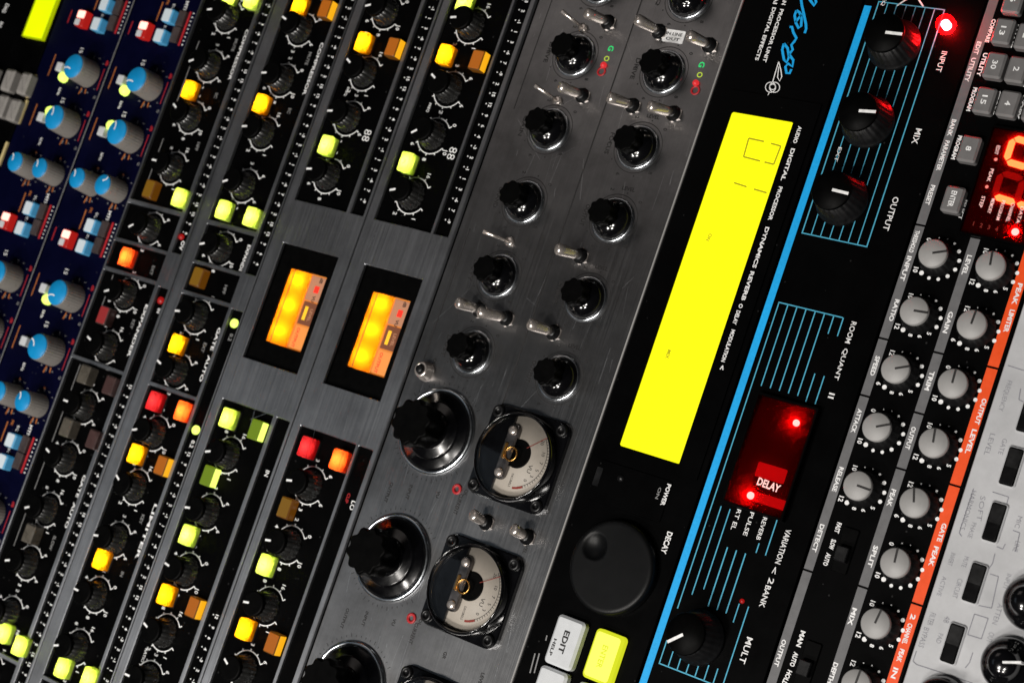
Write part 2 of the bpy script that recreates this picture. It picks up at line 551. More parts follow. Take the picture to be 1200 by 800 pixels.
def line(u, a, b, wd, mt, z=0.06, name='printed_line', raw=False):
    p, q = (a, b) if raw else (P(*a, z), P(*b, z))
    return u.build(name, MB().ribbon([p, q], wd, z), mt)

def stamp(mb, s, x, y, h, z, rz=0.0, bold=0.02, wd=None):
    vs, fs, wr = glyphs(s, bold)
    sx = (wd / wr) if wd else h
    c, d = math.cos(rz), math.sin(rz)
    mb.add([(x + c * vx * sx - d * vy * h, y + d * vx * sx + c * vy * h, z) for vx, vy in vs], fs)

def plate(x0, x1, y0, y1, holes, z0, z1):
    """sheet with rectangular cut-outs (hx0, hx1, hy0, hy1)"""
    xs = sorted({x0, x1, *[min(max(v, x0), x1) for h in holes for v in h[:2]]})
    ys = sorted({y0, y1, *[min(max(v, y0), y1) for h in holes for v in h[2:]]})
    nx, ny = len(xs) - 1, len(ys) - 1
    def solid(i, j):
        if not (0 <= i < nx and 0 <= j < ny):
            return False
        cx, cy = (xs[i] + xs[i + 1]) / 2, (ys[j] + ys[j + 1]) / 2
        return not any(h[0] < cx < h[1] and h[2] < cy < h[3] for h in holes)
    idx, vs, fs = {}, [], []
    def V(i, j, t):
        if (i, j, t) not in idx:
            idx[(i, j, t)] = len(vs)
            vs.append((xs[i], ys[j], z1 if t else z0))
        return idx[(i, j, t)]
    for i in range(nx):
        for j in range(ny):
            if solid(i, j):
                fs.append((V(i, j, 1), V(i + 1, j, 1), V(i + 1, j + 1, 1), V(i, j + 1, 1)))
                if not solid(i - 1, j): fs.append((V(i, j, 0), V(i, j, 1), V(i, j + 1, 1), V(i, j + 1, 0)))
                if not solid(i + 1, j): fs.append((V(i + 1, j, 0), V(i + 1, j + 1, 0), V(i + 1, j + 1, 1), V(i + 1, j, 1)))
                if not solid(i, j - 1): fs.append((V(i, j, 0), V(i + 1, j, 0), V(i + 1, j, 1), V(i, j, 1)))
                if not solid(i, j + 1): fs.append((V(i, j + 1, 0), V(i, j + 1, 1), V(i + 1, j + 1, 1), V(i + 1, j + 1, 0)))
    return MB().add(vs, fs)

def bevel(o, wd, seg=1):
    md = o.modifiers.new('bevel', 'BEVEL')
    md.width = wd * MM
    md.segments = seg
    md.limit_method = 'ANGLE'
    return o

XA, XB = -215.0, 267.0       # ends of the 19 inch front panels
def panel(u, mt, z1=0.0, th=3.0, gap=0.35, chassis=True):
    p = u.build('front_panel', MB().box(XA, XB, u.y0 + gap, u.y1 - gap, z1 - th, z1, 0.3), mt)
    if chassis:
        u.build('chassis', MB().box(XA + 20, XB - 20, u.y0 + 1, u.y1 - 1, z1 - 60, z1 - th - 0.05), 'chassis')
    return p

def ang_of(a, b, z):
    p, q = P(*a, z), P(*b, z)
    return math.atan2(q[1] - p[1], q[0] - p[0])

def flute(n, amp, sharp=1.0):
    return lambda a, r, z: 1 + amp * (abs(math.cos(a * n / 2)) ** sharp - 0.6) if r > 1.0 else 1

# ================================================================== knob kinds (shared mesh data)
def cap_line(r0, r1, wd, z, th=0.12):
    return MB().box(r0, r1, -wd / 2, wd / 2, z, z + th)

KN = {}
def kind(name, *parts):
    KN[name] = [(n, mb.mesh(n, mt)) for n, mb, mt in parts]

f30 = flute(30, 0.035)
kind('tall', ('knob', MB().lathe([(6.5, 0.3), (6.4, 0.9), (6.0, 10.0), (5.75, 10.5)], 120, f30), 'knob_grey'),
     ('cap', MB().lathe([(5.75, 10.4), (5.75, 10.8), (5.45, 11.1), (0.01, 11.15)], 48), 'cap_blue'),
     ('pointer', MB().ribbon([(5.5, 0), (4.0, -0.15), (2.6, 0.3), (1.4, 1.2)], 0.6, 11.2), 'print_white'))
kind('tall_small', ('knob', MB().lathe([(5.4, 0.3), (5.3, 0.9), (4.9, 10.0), (4.6, 10.5)], 104, flute(26, 0.035)), 'knob_grey'),
     ('cap', MB().lathe([(4.65, 10.4), (4.65, 10.8), (4.35, 11.1), (0.01, 11.15)], 48), 'cap_blue'),
     ('pointer', MB().ribbon([(4.5, 0), (3.2, -0.1), (2.2, 0.4), (1.3, 1.2)], 0.6, 11.2), 'print_white'))
f16 = flute(16, 0.07, 0.7)
kind('channel', ('knob', MB().lathe([(6.1, 0.2), (6.0, 0.9), (5.45, 1.5), (4.9, 7.6)], 128, f16), 'ribbed_grey'),
     ('cap', MB().lathe([(5.0, 7.5), (5.05, 8.7), (4.8, 9.05), (4.4, 9.2)], 48), 'black_matte'),
     ('pointer', MB().box(1.9, 4.7, -0.42, 0.42, 9.0, 9.3), 'print_white'))
f10 = lambda a, r, z: 1 + 0.06 * (math.cos(a * 9) if r > 3 else 0)
kind('steel', ('knob', MB().lathe([(7.7, 0.2), (7.8, 0.9), (7.65, 1.6), (7.2, 2.6), (6.5, 3.6), (5.6, 4.5), (4.8, 5.0), (4.2, 5.3), (3.9, 6.0)], 64), 'black_bakelite'),
     ('cap', MB().lathe([(4.3, 5.8), (4.8, 6.2), (4.9, 10.2), (4.75, 10.7), (4.4, 11.0)], 100, f10), 'black_matte'),
     ('collar_ring', MB().lathe([(7.7, 0.05), (8.7, 0.05), (8.7, 0.5), (8.3, 0.8), (7.7, 0.8), (7.7, 0.05)], 64, cap=False), 'bright_ring'))
f8 = lambda a, r, z: 1 + 0.07 * (math.cos(a * 10) if r > 4 else 0)
kind('large', ('knob', MB().lathe([(15.0, 0.4), (15.0, 1.5), (14.6, 2.0), (11.6, 2.4), (11.2, 3.2), (10.6, 3.6), (7.6, 3.9), (6.9, 4.4), (6.4, 9.0)], 80), 'black_skirt'),
     ('cap', MB().lathe([(6.4, 8.8), (8.4, 9.4), (8.6, 17.2), (8.3, 18.0), (7.8, 18.4)], 120, f8), 'black_matte'),
     ('ring', MB().lathe([(15.2, 0.1), (16.9, 0.1), (16.9, 1.0), (16.3, 1.7), (15.5, 1.7), (15.05, 1.0), (15.05, 0.1)], 80), 'bright_ring'),
     ('pointer', MB().box(7.2, 9.4, -0.9, 0.9, 3.6, 4.6), 'meter_cream'))  # cream block here stands for a bright reflection on the stem
f24 = flute(24, 0.05, 0.6)
kind('blue_unit', ('knob', MB().lathe([(9.4, 0.2), (9.5, 0.7), (9.2, 1.4), (8.3, 1.9), (7.0, 10.4)], 120, lambda a, r, z: f24(a, r, z) if z > 1.6 else 1), 'black_plastic'),
     ('cap', MB().lathe([(7.0, 10.2), (7.1, 10.9), (6.8, 11.5), (0.01, 11.6)], 64), 'black_matte'),
     ('pointer', MB().box(0.6, 6.7, -0.5, 0.5, 11.5, 11.75), 'print_white'))
kind('small_grey', ('knob', MB().lathe([(6.3, 0.1), (6.3, 0.8), (5.6, 1.2), (5.0, 4.6)], 96, flute(16, 0.05)), 'black_plastic'),
     ('cap', MB().lathe([(4.75, 4.4), (4.8, 5.9), (4.45, 6.35), (0.01, 6.4)], 56), 'cap_grey'),
     ('pointer', MB().box(0.0, 4.75, -0.35, 0.35, 6.3, 6.5), 'print_black'))
kind('dome', ('knob', MB().lathe([(8.4, 0.1), (8.5, 1.0), (8.3, 2.6), (7.6, 4.2), (6.2, 5.6), (5.0, 6.2), (4.6, 8.2), (4.0, 9.2), (2.0, 9.9), (0.01, 10.1)], 64), 'black_bakelite'),
     ('pointer', MB().box(0.5, 6.0, -0.35, 0.35, 6.0, 10.25), 'print_white'))

def knob(u, kd, x, y, a=0.0, z=0.0):
    nm, me = KN[kd][0]
    k = u.put('knob', me, x, y, z, a)
    for n, m_ in KN[kd][1:]:
        u.put(n, m_, 0, 0, 0, parent=k)
    return k

def dial(r, n, tick, wd, digits, dh, dr, a0=-235, a1=55, arc=True, mt='print_white', dotr=None, name='dial_scale', gap=()):
    """printed scale of a knob, opening towards the bottom of the rack"""
    mb = MB()
    if arc:
        mb.ribbon([(r * math.cos(math.radians(a0 + (a1 - a0) * i / 44)), r * math.sin(math.radians(a0 + (a1 - a0) * i / 44))) for i in range(45)], wd, 0.06)
    for i in range(n):
        a = math.radians(a0 + (a1 - a0) * i / (n - 1))
        c, s = math.cos(a), math.sin(a)
        if dotr:
            mb.disc(r * c, r * s, dotr[i % len(dotr)], 0.065, 10)
        else:
            L = tick * (1.5 if i % 5 == 0 else 1)
            mb.ribbon([(r * c, r * s), ((r + L) * c, (r + L) * s)], wd * 1.1, 0.065)
    for i, t in digits:
        a = math.radians(a0 + (a1 - a0) * i / (n - 1))
        stamp(mb, t, (r + dr) * math.cos(a), (r + dr) * math.sin(a), dh, 0.07)
    return mb.mesh('dial_scale', mt)

# dial opens towards -y: angles measured so that -90 deg is the gap
DIAL_B = [dial(7.6, 11, 0.9, 0.42, d, 1.9, 2.6) for d in (
    [(0, '0'), (2, '2'), (4, '4'), (6, '6'), (8, '8'), (10, '10')],
    [(1, '16'), (3, '8'), (5, '4'), (7, '2'), (9, '1')],
    [(0, '6'), (2, '3'), (5, '0'), (8, '3'), (10, '6')])]

# ================================================================== navy units with tall blue-capped knobs
def navy_unit(y0, y1, yb, yl, yr, label, clusters, rows):
    u = Unit('equalizer_unit', y0, y1, label, 'rack unit', 'navy equalizer units')
    panel(u, 'navy_panel')
    line(u, (XA, y1 - 0.4), (XB, y1 - 0.4), 0.5, 'print_grey', 0.03, 'edge_line', raw=True)
    for (x, kd, y, a, has) in rows:
        k = knob(u, kd, x, y, math.radians(a))
        R_ = 7.9 if kd == 'tall' else 6.6
        mb = MB()
        for i in range(11):
            t = math.radians(-225 + 27 * i)
            if i in (2, 5, 8):
                mb.ribbon([((R_) * math.cos(t), R_ * math.sin(t)), ((R_ + 1.6) * math.cos(t), (R_ + 1.6) * math.sin(t))], 0.4, 0.06)
            else:
                stamp(mb, '1358026494'[i % 10], (R_ + 1) * math.cos(t), (R_ + 1) * math.sin(t), 1.2, 0.06, bold=0.01)
        u.put('dial_scale', mb.mesh('dial_scale', 'print_grey'), x, y, kind='stuff')
        mb = MB()
        for t, L in ((-15, 2.6), (8, 1.5)):
            t = math.radians(t)
            mb.ribbon([((R_ - .8) * math.cos(t), (R_ - .8) * math.sin(t)), ((R_ + L) * math.cos(t), (R_ + L) * math.sin(t))], 0.7, 0.065)
        u.put('dial_mark', mb.mesh('dial_mark', 'print_amber'), x, y, kind='stuff')
        if kd == 'tall':
            # status button and lamp towards the bottom of the rack
            first = (x + 66.5) % 101.5 < 5
            wx = x - 0.2
            u.build('square_button', MB().rrect(wx, y - 19.2, 4.4, 4.0, 0.5, 0, 3.0, 0.3), 'button_white')
            if has:
                lx = x + (4.1 if first else -4.0)
                u.build('status_led', MB().lathe([(2.4, 0.0), (2.4, 1.8), (1.8, 2.8), (0.01, 3.2)], 20, cx=lx, cy=y - 15.6), 'led_lime', at=(lx, y - 15.6))
            line(u, (x - 6.3, y - 27.8), (x + 4.6, y - 27.8), 0.6, 'print_amber', raw=True)
            line(u, (x - 4.0, y + 8.3), (x + 6.5, y + 8.3), 0.42, 'print_red', raw=True)
            TM_(u, '15', x - 10.5, y - 11.5, 2.4, 'print_white', bold=0.01)
            TM_(u, 'kHz', x + 11, y - 16.2, 1.7, 'print_white')
            TM_(u, 'dB', x - 7.0, y + 8.6, 1.8, 'print_red')
            TM_(u, 'Q', x + 10, y + 8.6, 1.7, 'print_grey')
        else:
            TM_(u, '4', x - 8.2, y - 1.5, 1.6, 'print_amber')
    for (xc, red) in clusters:
        yo = yb - 0.2
        b = u.build('lamp_button', MB().rrect(xc + 1.6, yo - 15.2, 8.0, 5.6, 0.7, 0, 4.2, 0.4), 'red_side' if red else 'button_white')
        u.build('lens', MB().rrect(xc - 0.2, yo - 15.2, 3.6, 5.0, 0.6, 4.2, 4.5, 0.1), 'pink_lit', parent=b)
        u.build('lens', MB().rrect(xc + 3.7, yo - 16.2, 3.2, 3.4, 0.6, 4.2, 4.45, 0.1), 'button_white', parent=b)
        for (bx, by) in ((xc - 7.0, yo - 2.6), (xc + 3.0, yo - 3.2)):
            b = u.build('square_button', MB().rrect(bx, by, 6.4, 5.6, 0.7, 0, 4.2, 0.4), 'button_ice_side')
            u.build('button_cap', MB().rrect(bx, by - 0.3, 6.0, 4.8, 0.6, 4.2, 4.5, 0.15), 'button_ice', parent=b)
        for j in (0, 1):
            u.build('meter_cell', MB().rrect(xc - 7.4 + 7.8 * j, yo + 3.2, 7.4, 4.6, 0.4, 0, 1.6, 0.2), 'brown_cell')
        line(u, (xc - 11.6, yo + 6.6), (xc + 5.0, yo + 6.6), 1.3, 'print_red', raw=True)
        mb = MB()
        for i in range(9):
            stamp(mb, '683059428'[i], xc - 11 + 1.9 * i, yo + 8.7, 1.1, 0.065, bold=0.03)
        u.build('level_scale', mb, 'print_white', kind='stuff')
        line(u, (xc - 2.5, yo - 27.8), (xc + 4.0, yo - 27.8), 0.6, 'print_red', raw=True)
        line(u, (xc - 14.0, yo - 13.0), (xc - 4.5, yo - 13.0), 0.7, 'print_amber', raw=True)
        TM_(u, 'EQ', xc - 12.5, yo - 5.5, 1.9)
        TM_(u, 'IN', xc - 2.2, yo - 6.0, 1.5)
        TM_(u, 'MTR', xc - 13.5, yo + 2.2, 2.0)
        TM_(u, 'PK', xc - 14, yo - 10.0, 1.6, 'print_amber')
    return u

def navy_rows(yb, yl, yr, leds, ptr):
    rows = []
    for k, (x0, p) in enumerate(zip((-66.5, 35.3, 136.8), ptr)):
        rows += [(x0, 'tall', yb, p[0], leds[k][0]), (x0 + 25.4, 'tall', yb, p[1], leds[k][1]),
                 (x0 + 50, 'tall_small', yl, p[2], False), (x0 + 50, 'tall_small', yr, p[3], False)]
    return rows
NA, NB = -274.5, -231.4
navy_unit(-311.5, -267.2 + 4.0, NA, NA - 14.8, NA + 2.8, 'dark navy equalizer unit second from the left edge, beside the narrow lime display', [(-93, True), (9.0, True), (110.8, True)],
          navy_rows(NA, NA - 14.8, NA + 2.8, [(True, True), (False, False), (True, True)], [(-70, -150, -140, -140), (-60, -80, -100, -140), (0, 0, 0, 0)]))
navy_unit(-263.0, -220.2, NB, NB - 14.0, NB + 3.2, 'dark navy equalizer unit bordering the black channel strips', [(-93, True), (9.0, True), (110.8, True)],
          navy_rows(NB, NB - 14.0, NB + 3.2, [(True, True), (True, False), (True, True)], [(-70, -150, -140, 150), (-60, -120, -100, -140), (0, 0, 0, 0)]))

# ================================================================== leftmost unit: lime display, warm grey keys
u = Unit('display_unit', -400, -311.8, 'black unit at the left edge with slanting lime display and beige keys', 'rack unit')
panel(u, 'black_panel')
xb = P(38, 46)[0]
ya, yb_ = P(27, 43.5, 1)[1], P(50, 49.5, 1)[1]
d = u.build('display', MB().box(-190, xb, ya, yb_, 0, 2.2, 0.25), 'lcd_side')
u.build('display_glass', MB().box(-189.5, xb - 0.5, ya + 1.4, yb_ - 0.2, 2.2, 2.4), 'lcd_lime', parent=d)
for (px, py) in ((9.4, 94), (28, 98), (1, 124), (15.5, 129), (-13, 90), (-15, 120)):
    x, y = P(px, py, 4)
    b = u.build('key', MB().rrect(x, y, 11.0, 6.6, 1.0, 0, 5.0, 1.2), 'rubber_warm')
for (px, py) in ((36, 101), (26, 131), (3, 180)):
    x, y = P(px, py, 1)
    u.build('key_border', MB().box(x - 6, x + 6, y - 0.7, y + 0.7, 0, 1.0), 'cream_edge')
T(u, 'DIG', (9, 5), (4, 15), 2.6)
T(u, 'IN', (2, 26), (0, 32), 2.2)

# ================================================================== black channel strips (four alike units)
def lit_button(u, x, y, top, side, w_=8.2, h_=6.0, z=5.2, edge=None):
    if top.startswith('lens'):
        # lamp under a hollow translucent cap
        b = u.build('button', MB().rrect(x, y, w_ + 0.8, h_ + 0.8, 0.8, 0, 0.5, 0.2), 'black_plastic')
        u.build('cap', MB().rrect(x, y, w_, h_, 0.9, 0.5, z, 0.55), top, parent=b)
        u.put('legend', text_mesh(('IN', '2', 'A', 'ON', 'S')[int(abs(x * 7)) % 5], 'legend_ink', 0.0)[0], 0, 0, z + 0.03, parent=b, scale=(1.3, 1.5, 1))
        u.build('lamp_holder', MB().lathe([(1.9, 0.52), (1.9, 2.3)], 16, cx=x, cy=y), 'black_matte', parent=b)
        u.build('lamp', MB().disc(x, y, 1.5, 2.34, 14), side, parent=b)
        return b
    b = u.build('button', MB().rrect(x, y, w_, h_, 0.6, 0, z, 0.4), side)
    u.build('cap', MB().rrect(x, y, w_ - 0.8, h_ - 0.8, 0.5, z, z + 0.25, 0.2), top, parent=b)
    if edge:
        u.build('lit_edge', MB().box(x - w_ / 2 + 0.3, x + w_ / 2 - 0.3, y + h_ / 2 + 0.02, y + h_ / 2 + 0.3, 0.4, z - 0.3), edge, parent=b)  # glowing strip put in for the light on the button's side
    return b

BT = {'L': ('lens_lime', 'lamp_lime', 5.2, None), 'l': ('lime_dim', 'lime_dim', 4.0, 'lime_lit'), 'A': ('lens_amber', 'lamp_amber', 5.2, None),
      'a': ('orange_dim', 'amber_dim', 4.0, 'amber_edge'), 'o': ('ochre_dim', 'amber_dim', 4.2, None), 'R': ('lens_red', 'lamp_red', 5.2, None),
      'r': ('lens_pink', 'lamp_soft', 5.2, None), 'q': ('red_dim', 'maroon_dim', 4.6, None), 'g': ('smoke_dim', 'smoke_dim', 5.2, None), 'm': ('maroon_dim', 'maroon_dim', 4.0, None)}

def channel(y0, y1, wy, ly, ky, label, wins, lwins, knobs, buttons, meter=None):
    u = Unit('channel_strip', y0, y1, label, 'rack unit', 'black channel strips with silver rails')
    u.build('control_board', MB().box(XA, XB, y0 + 0.6, y1 - 0.6, -2.5, 0.0) if not meter else
            plate(XA, XB, y0 + 0.6, y1 - 0.6, [(meter[0] + .3, meter[1] - .3, meter[2] + .3, meter[3] - .3)], -2.5, 0.0), 'black_panel')
    u.build('chassis', MB().box(XA + 20, XB - 20, y0 + 1, y1 - 1, -70, -12), 'chassis')
    holes = [(a, b, wy[0], wy[1]) for a, b in wins] + [(a, b, ly[0], ly[1]) for a, b in lwins]
    if meter:
        holes.append(meter)
    bevel(u.build('faceplate', plate(XA, XB, y0 + 0.15, y1 - 0.15, holes, 0.02, 1.5), 'rail_metal'), 0.28)
    for i, (x, a, dk) in enumerate(knobs):
        knob(u, 'channel', x, ky, math.radians(a))
        u.put('dial_scale', DIAL_B[dk], x, ky, kind='stuff')
    for (px, py, t) in buttons:
        tp, sd, z, eg = BT[t]
        x, y = P(px, py, z)
        lit_button(u, x, y, tp, sd, z=z, edge=eg)
    return u

def meter_scale(u, x0, x1, y, step=4.45):
    """column of small level numbers in the narrow window"""
    mb = MB()
    x, i = x0, 0
    seq = ['12', '9', '6', '4', '-3', '2', '-1', '1', '3', '-6', '7', '-9', '2', '15']
    while x < x1:
        s = seq[i % len(seq)]
        stamp(mb, s, x, y + 0.6, 1.6, 0.065, bold=0.03)
        mb.disc(x - 0.3, y - 1.4, 0.3, 0.065, 8)
        x += step
        i += 1
    u.build('level_scale', mb, 'print_white', kind='stuff')

K12 = [-105, -81.5, -57, -33, -4.3, 26.5, 51, 78.7, 102.5, 125.8, 150, 173, 198]
W12 = [(-205, -15), (-13, 3.3), (4.9, 17), (18.8, 58.6), (60.3, 189.2), (191, 257)]
L12 = [(-205, 3), (19, 257)]
PT1 = [150, 165, 110, 140, 175, 165, 120, 140, 120, 165, 160, 150, 150]
def knobs_of(xs, pts, off=0):
    # pointers mostly face the bottom of the rack (towards the left of the picture)
    return [(x, -90 + (p - 140), (i + off) % 3) for i, (x, p) in enumerate(zip(xs, pts))]
u = channel(-219.9, -175.6, (-218.9, -185.2), (-183.0, -177.0), -201.0, 'black channel strip with red lit button touching the navy units',
            W12, L12, knobs_of([-129] + K12, [140] + PT1),
            [(265, -3, 'L'), (292, -2, 'L'), (219, 104, 'A'), (174, 221, 'o'), (207.5, 230.5, 'L'), (145, 300, 'R'), (120, 369, 'q'), (97.5, 438, 'g'), (127, 451, 'm'),
             (76.7, 500, 'g'), (107.5, 514, 'm'), (33, 624.5, 'g'), (1, 741, 'L'), (20, 756, 'L')])
meter_scale(u, -140, -5, -180.2)
meter_scale(u, 64, 200, -180.2)
u.build('peak_lamp', MB().lathe([(1.3, 0), (1.3, 0.8), (0.01, 1.4)], 14, cx=-4.5, cy=-181.4), 'led_dark_red', at=(-4.5, -181.4))
u.build('peak_lamp', MB().lathe([(1.6, 0), (1.6, 0.8), (0.01, 1.4)], 14, cx=24.5, cy=-180), 'led_dark_red', at=(24.5, -180))
TM_(u, 'OV', -1, -179.6, 2.2)
TM_(u, 'IN', 29, -179.4, 1.6)
C1 = u
for a, b in ((-125, -108), (-92, -60), (-45, -18), (20, 40), (62, 74), (84, 98), (106, 120), (130, 146)):
    line(u, (a, -213.4), (b, -213.4), 0.4, 'print_grey', raw=True)
u = channel(-175.3, -130.9, (-168.6, -140.0), (-138.2, -131.6), -156.4, 'black channel strip with red and orange lit buttons side by side',
            W12, L12, knobs_of([-129] + K12, [110, 120, 150, 150, 165, 160, 150, 120, 160, 110, 150, 140, 160, 140], 1),
            [(348, 5, 'A'), (380, 10, 'a'), (303, 120, 'A'), (259, 244.7, 'L'), (291.7, 253, 'L'), (230, 324, 'o'), (204, 402, 'A'), (178, 469, 'r'), (211, 480.7, 'R'),
             (156, 531, 'A'), (188, 545, 'a'), (115, 654.5, 'A'), (70, 781.5, 'L'), (101, 793, 'L')])
meter_scale(u, -140, 0, -135.0)
meter_scale(u, 82, 200, -135.0)
for x in (24.5, 71.5):
    u.build('status_led', MB().lathe([(1.9, 0), (1.9, 0.9), (1.2, 1.5), (0.01, 1.7)], 18, cx=x, cy=-135.0), 'led_lime', at=(x, -135.0))
    TM_(u, '0.2', x + 6, -134.6, 2.0, 'print_grey' if x < 50 else 'print_white')
C2 = u

K34 = [-118.5, -91, -71, -45.4, 76.5, 101, 126.2, 152.2, 172, 196]
W34 = [(-205, -32.4), (55.5, 257)]
def amber_meter(u, x0, x1, y0, y1, fx0, fx1, fy0, fy1):
    """lit level meter in a deep black well"""
    well = u.build('meter_well', plate(x0 - 1, x1 + 1, y0 - 1, y1 + 1, [(fx0, fx1, fy0, fy1)], -7.0, -0.6), 'black_matte')
    fz = -5.0
    zl = -1.7
    f = u.build('meter_face', MB().box(fx0 - 0.4, fx1 + 0.4, fy0 - 0.4, fy1 + 0.4, fz - 0.8, fz), 'amber_face')
    ym = fy0 + (fy1 - fy0) * 0.56
    for i in range(3):
        bx = fx0 + (fx1 - fx0) * ((0.13, 0.47, 0.82)[i])
        u.build('bulb', MB().tube([(bx, fy0 + 1.6, fz + 0.4), (bx, fy0 + 2.0, fz + 0.4), (bx, fy0 + 8.4, fz + 0.4), (bx, fy0 + 8.8, fz + 0.4)], [0.2, 0.5, 0.5, 0.2], 10), 'bulb', parent=f)
    u.build('lamp_diffuser', MB().add([(fx0 + .2, fy0 + .1, fz + 3.6), (fx1 - .2, fy0 + .1, fz + 3.6), (fx1 - .2, ym, fz + 3.6), (fx0 + .2, ym, fz + 3.6), (fx0 + .2, ym, fz), (fx1 - .2, ym, fz)],
            [(0, 1, 2, 3), (3, 2, 5, 4)]), 'amber_diffuser', parent=f)
    u.build('needle', MB().box(fx0 + 0.3, fx1 - 0.5, fy0 + 2.2, fy0 + 2.6, fz + 3.65, fz + 3.75), 'meter_brown', parent=f)
    u.build('label_plate', MB().box(fx0 - 0.3, fx1 + 0.3, ym + 0.05, fy1 + 0.3, fz + 0.02, zl), 'amber_face', parent=f)
    fz = zl
    h = fx1 - fx0
    for a, b, c, e, mt in ((0.02, 0.34, 0.60, 1.0, 'meter_pink'), (0.36, 0.66, 0.62, 1.0, 'meter_brown'), (0.68, 0.98, 0.62, 1.0, 'meter_peach')):
        u.build('face_label', MB().box(fx0 + h * a, fx0 + h * b, fy0 + (fy1 - fy0) * c, fy0 + (fy1 - fy0) * e, fz + 0.02, fz + 0.25, 0.05), mt, parent=f)
    u.build('red_mark', MB().box(fx0 + h * .14, fx0 + h * .23, fy0 + (fy1 - fy0) * .76, fy0 + (fy1 - fy0) * .88, fz + 0.3, fz + 0.4), 'meter_red', parent=f)
    u.build('light_slot', MB().box(fx0 + h * .42, fx0 + h * .60, fy0 + (fy1 - fy0) * .70, fy0 + (fy1 - fy0) * .78, fz + 0.3, fz + 0.42), 'slot_glow', parent=f)
    TM_(u, 'VU', fx0 + h * .31, fy0 + (fy1 - fy0) * .82, 1.6, 'print_black', fz + 0.32)
    TM_(u, 'LEVEL', fx0 + h * .52, fy0 + (fy1 - fy0) * .88, 1.5, 'meter_pink', fz + 0.32)
    TM_(u, 'dB', fx0 + h * .06, fy0 + (fy1 - fy0) * .86, 1.6, 'print_black', fz + 0.32)
    TM_(u, 'OUTPUT', fx0 + h * .84, fy0 + (fy1 - fy0) * .72, 1.6, 'meter_red', fz + 0.32)
    u.build('meter_glass', MB().box(fx0 - 0.5, fx1 + 0.5, fy0 - 0.5, fy1 + 0.5, -0.95, -0.75), 'clear_glass')

M3 = (-13.6, 36.5, -123.6, -92.7)
u = channel(-130.6, -86.4, (-126.0, -97.0), (-95.0, -87.8), -113.6, 'black and silver channel strip with the amber lit meter nearer the navy units',
            W34, W34, knobs_of(K34, [160, 110, 150, 150, 160, 150, 130, 120, 140, 140]),
            [(423, 48, 'A'), (459, 55, 'a'), (380, 169, 'L'), (264, 489, 'L'), (298, 503, 'l'), (242.5, 557, 'l'), (216.7, 626, 'L'), (191, 696, 'A'), (225, 711, 'a')], M3)
meter_scale(u, -150, -36, -91.4)
meter_scale(u, 138, 200, -91.4)
TM_(u, 'IN', 58 + 20, -91.2, 2.0)
amber_meter(u, *M3, -4.6, 27.6, -117.0, -96.6)
C3 = u
M4 = (-13.7, 36.5, -78.6, -48.4)
u = channel(-86.1, -41.2, (-82.0, -52.4), (-51.0, -43.6), -68.3, 'black and silver channel strip with the amber lit meter beside the brushed steel unit',
            W34, W34, knobs_of(K34, [150, 110, 175, 160, 150, 150, 150, 110, 140, 140], 1),
            [(541.7, 1, 'L'), (519, 62.5, 'A'), (558, 70, 'a'), (474, 189, 'L'), (356.7, 523, 'r'), (394, 538, 'R'), (333, 594.5, 'o'), (308, 661, 'L'), (283.5, 736, 'A'), (318, 753, 'a')], M4)
meter_scale(u, -150, -36, -47.2)
TM_(u, 'LO', 78, -45.2, 2.2)
TM_(u, 'CLIP', 76, -48.6, 1.5, 'print_red')
amber_meter(u, *M4, -4.5, 27.4, -71.9, -52.0)
C4 = u
# words printed beside the controls of the channel strips
for uu, y, xs in ((C1, -187.2, (-89, 40, 118)), (C2, -142.3, (-89, -2, 40, 118))):
    for x, s in zip(xs, ('COMPRESSOR', 'EXPANDER', 'GATE  AUTO', 'LIMITER')):
        TM_(uu, s, x, y, 1.7, wd=24 if uu is C1 or x != -2 else 14)
for uu, y in ((C3, -101.5), (C4, -56.5)):
    TM_(uu, '88', -65.5 + (0 if uu is C3 else 0), y, 3.8, bold=-0.005)
    for x in (-105, 90):
        TM_(uu, 'dB', x, y - 20, 1.6)
for uu, xs, y in ((C1, (-93, -69, -45, 13, 38, 90, 138), -191.5), (C2, (-93, -69, 12, 38, 114, 138), -147)):
    for i, x in enumerate(xs):
        TM_(uu, ('MUTE', 'SC', 'HPF', 'EXT', 'KEY', 'IN', 'SLOW')[i], x, y, 1.7, 'print_grey')
for uu, y in ((C3, -121), (C4, -76.5)):
    for i, x in enumerate((-106, -82, 89, 113, 138, 164)):
        TM_(uu, ('RATIO', 'FREQ', 'THR', 'GAIN', 'HOLD', 'RATIO')[i], x, y + (i % 2), 1.5)

# ================================================================== brushed steel unit
u = Unit('compressor_unit', -41.0, 47.9, 'brushed steel two channel compressor with black star knobs, toggles and round meters', 'rack unit')
pn = panel(u, 'brushed_steel', 0.0, 4.0, 0.1)
u.build('edge_highlight', MB().box(XA, XB, 47.2, 47.85, 0.02, 0.9, 0.25), 'edge_glint')  # pale strip painted in as the highlight along the steel edge
line(u, (XA, -34.9), (-88, -34.9), 0.45, 'print_black', name='engraved_line', raw=True)
line(u, P(551, 267.7), P(497, 420), 0.45, 'print_black', name='engraved_line', raw=True)
line(u, (XA, 5.2), (27, 5.2), 0.55, 'print_black', name='engraved_line', raw=True)
ring9 = MB().ribbon([(10.0 * math.cos(a * math.pi / 32), 10.0 * math.sin(a * math.pi / 32)) for a in range(64)], 0.28, 0.05, True)
DIAL_C = [ring9.mesh('dial_ring', 'print_black')]
names = ['DRIVE', 'GAIN', 'GAIN', 'GRAND', 'DUTY', 'OUT']
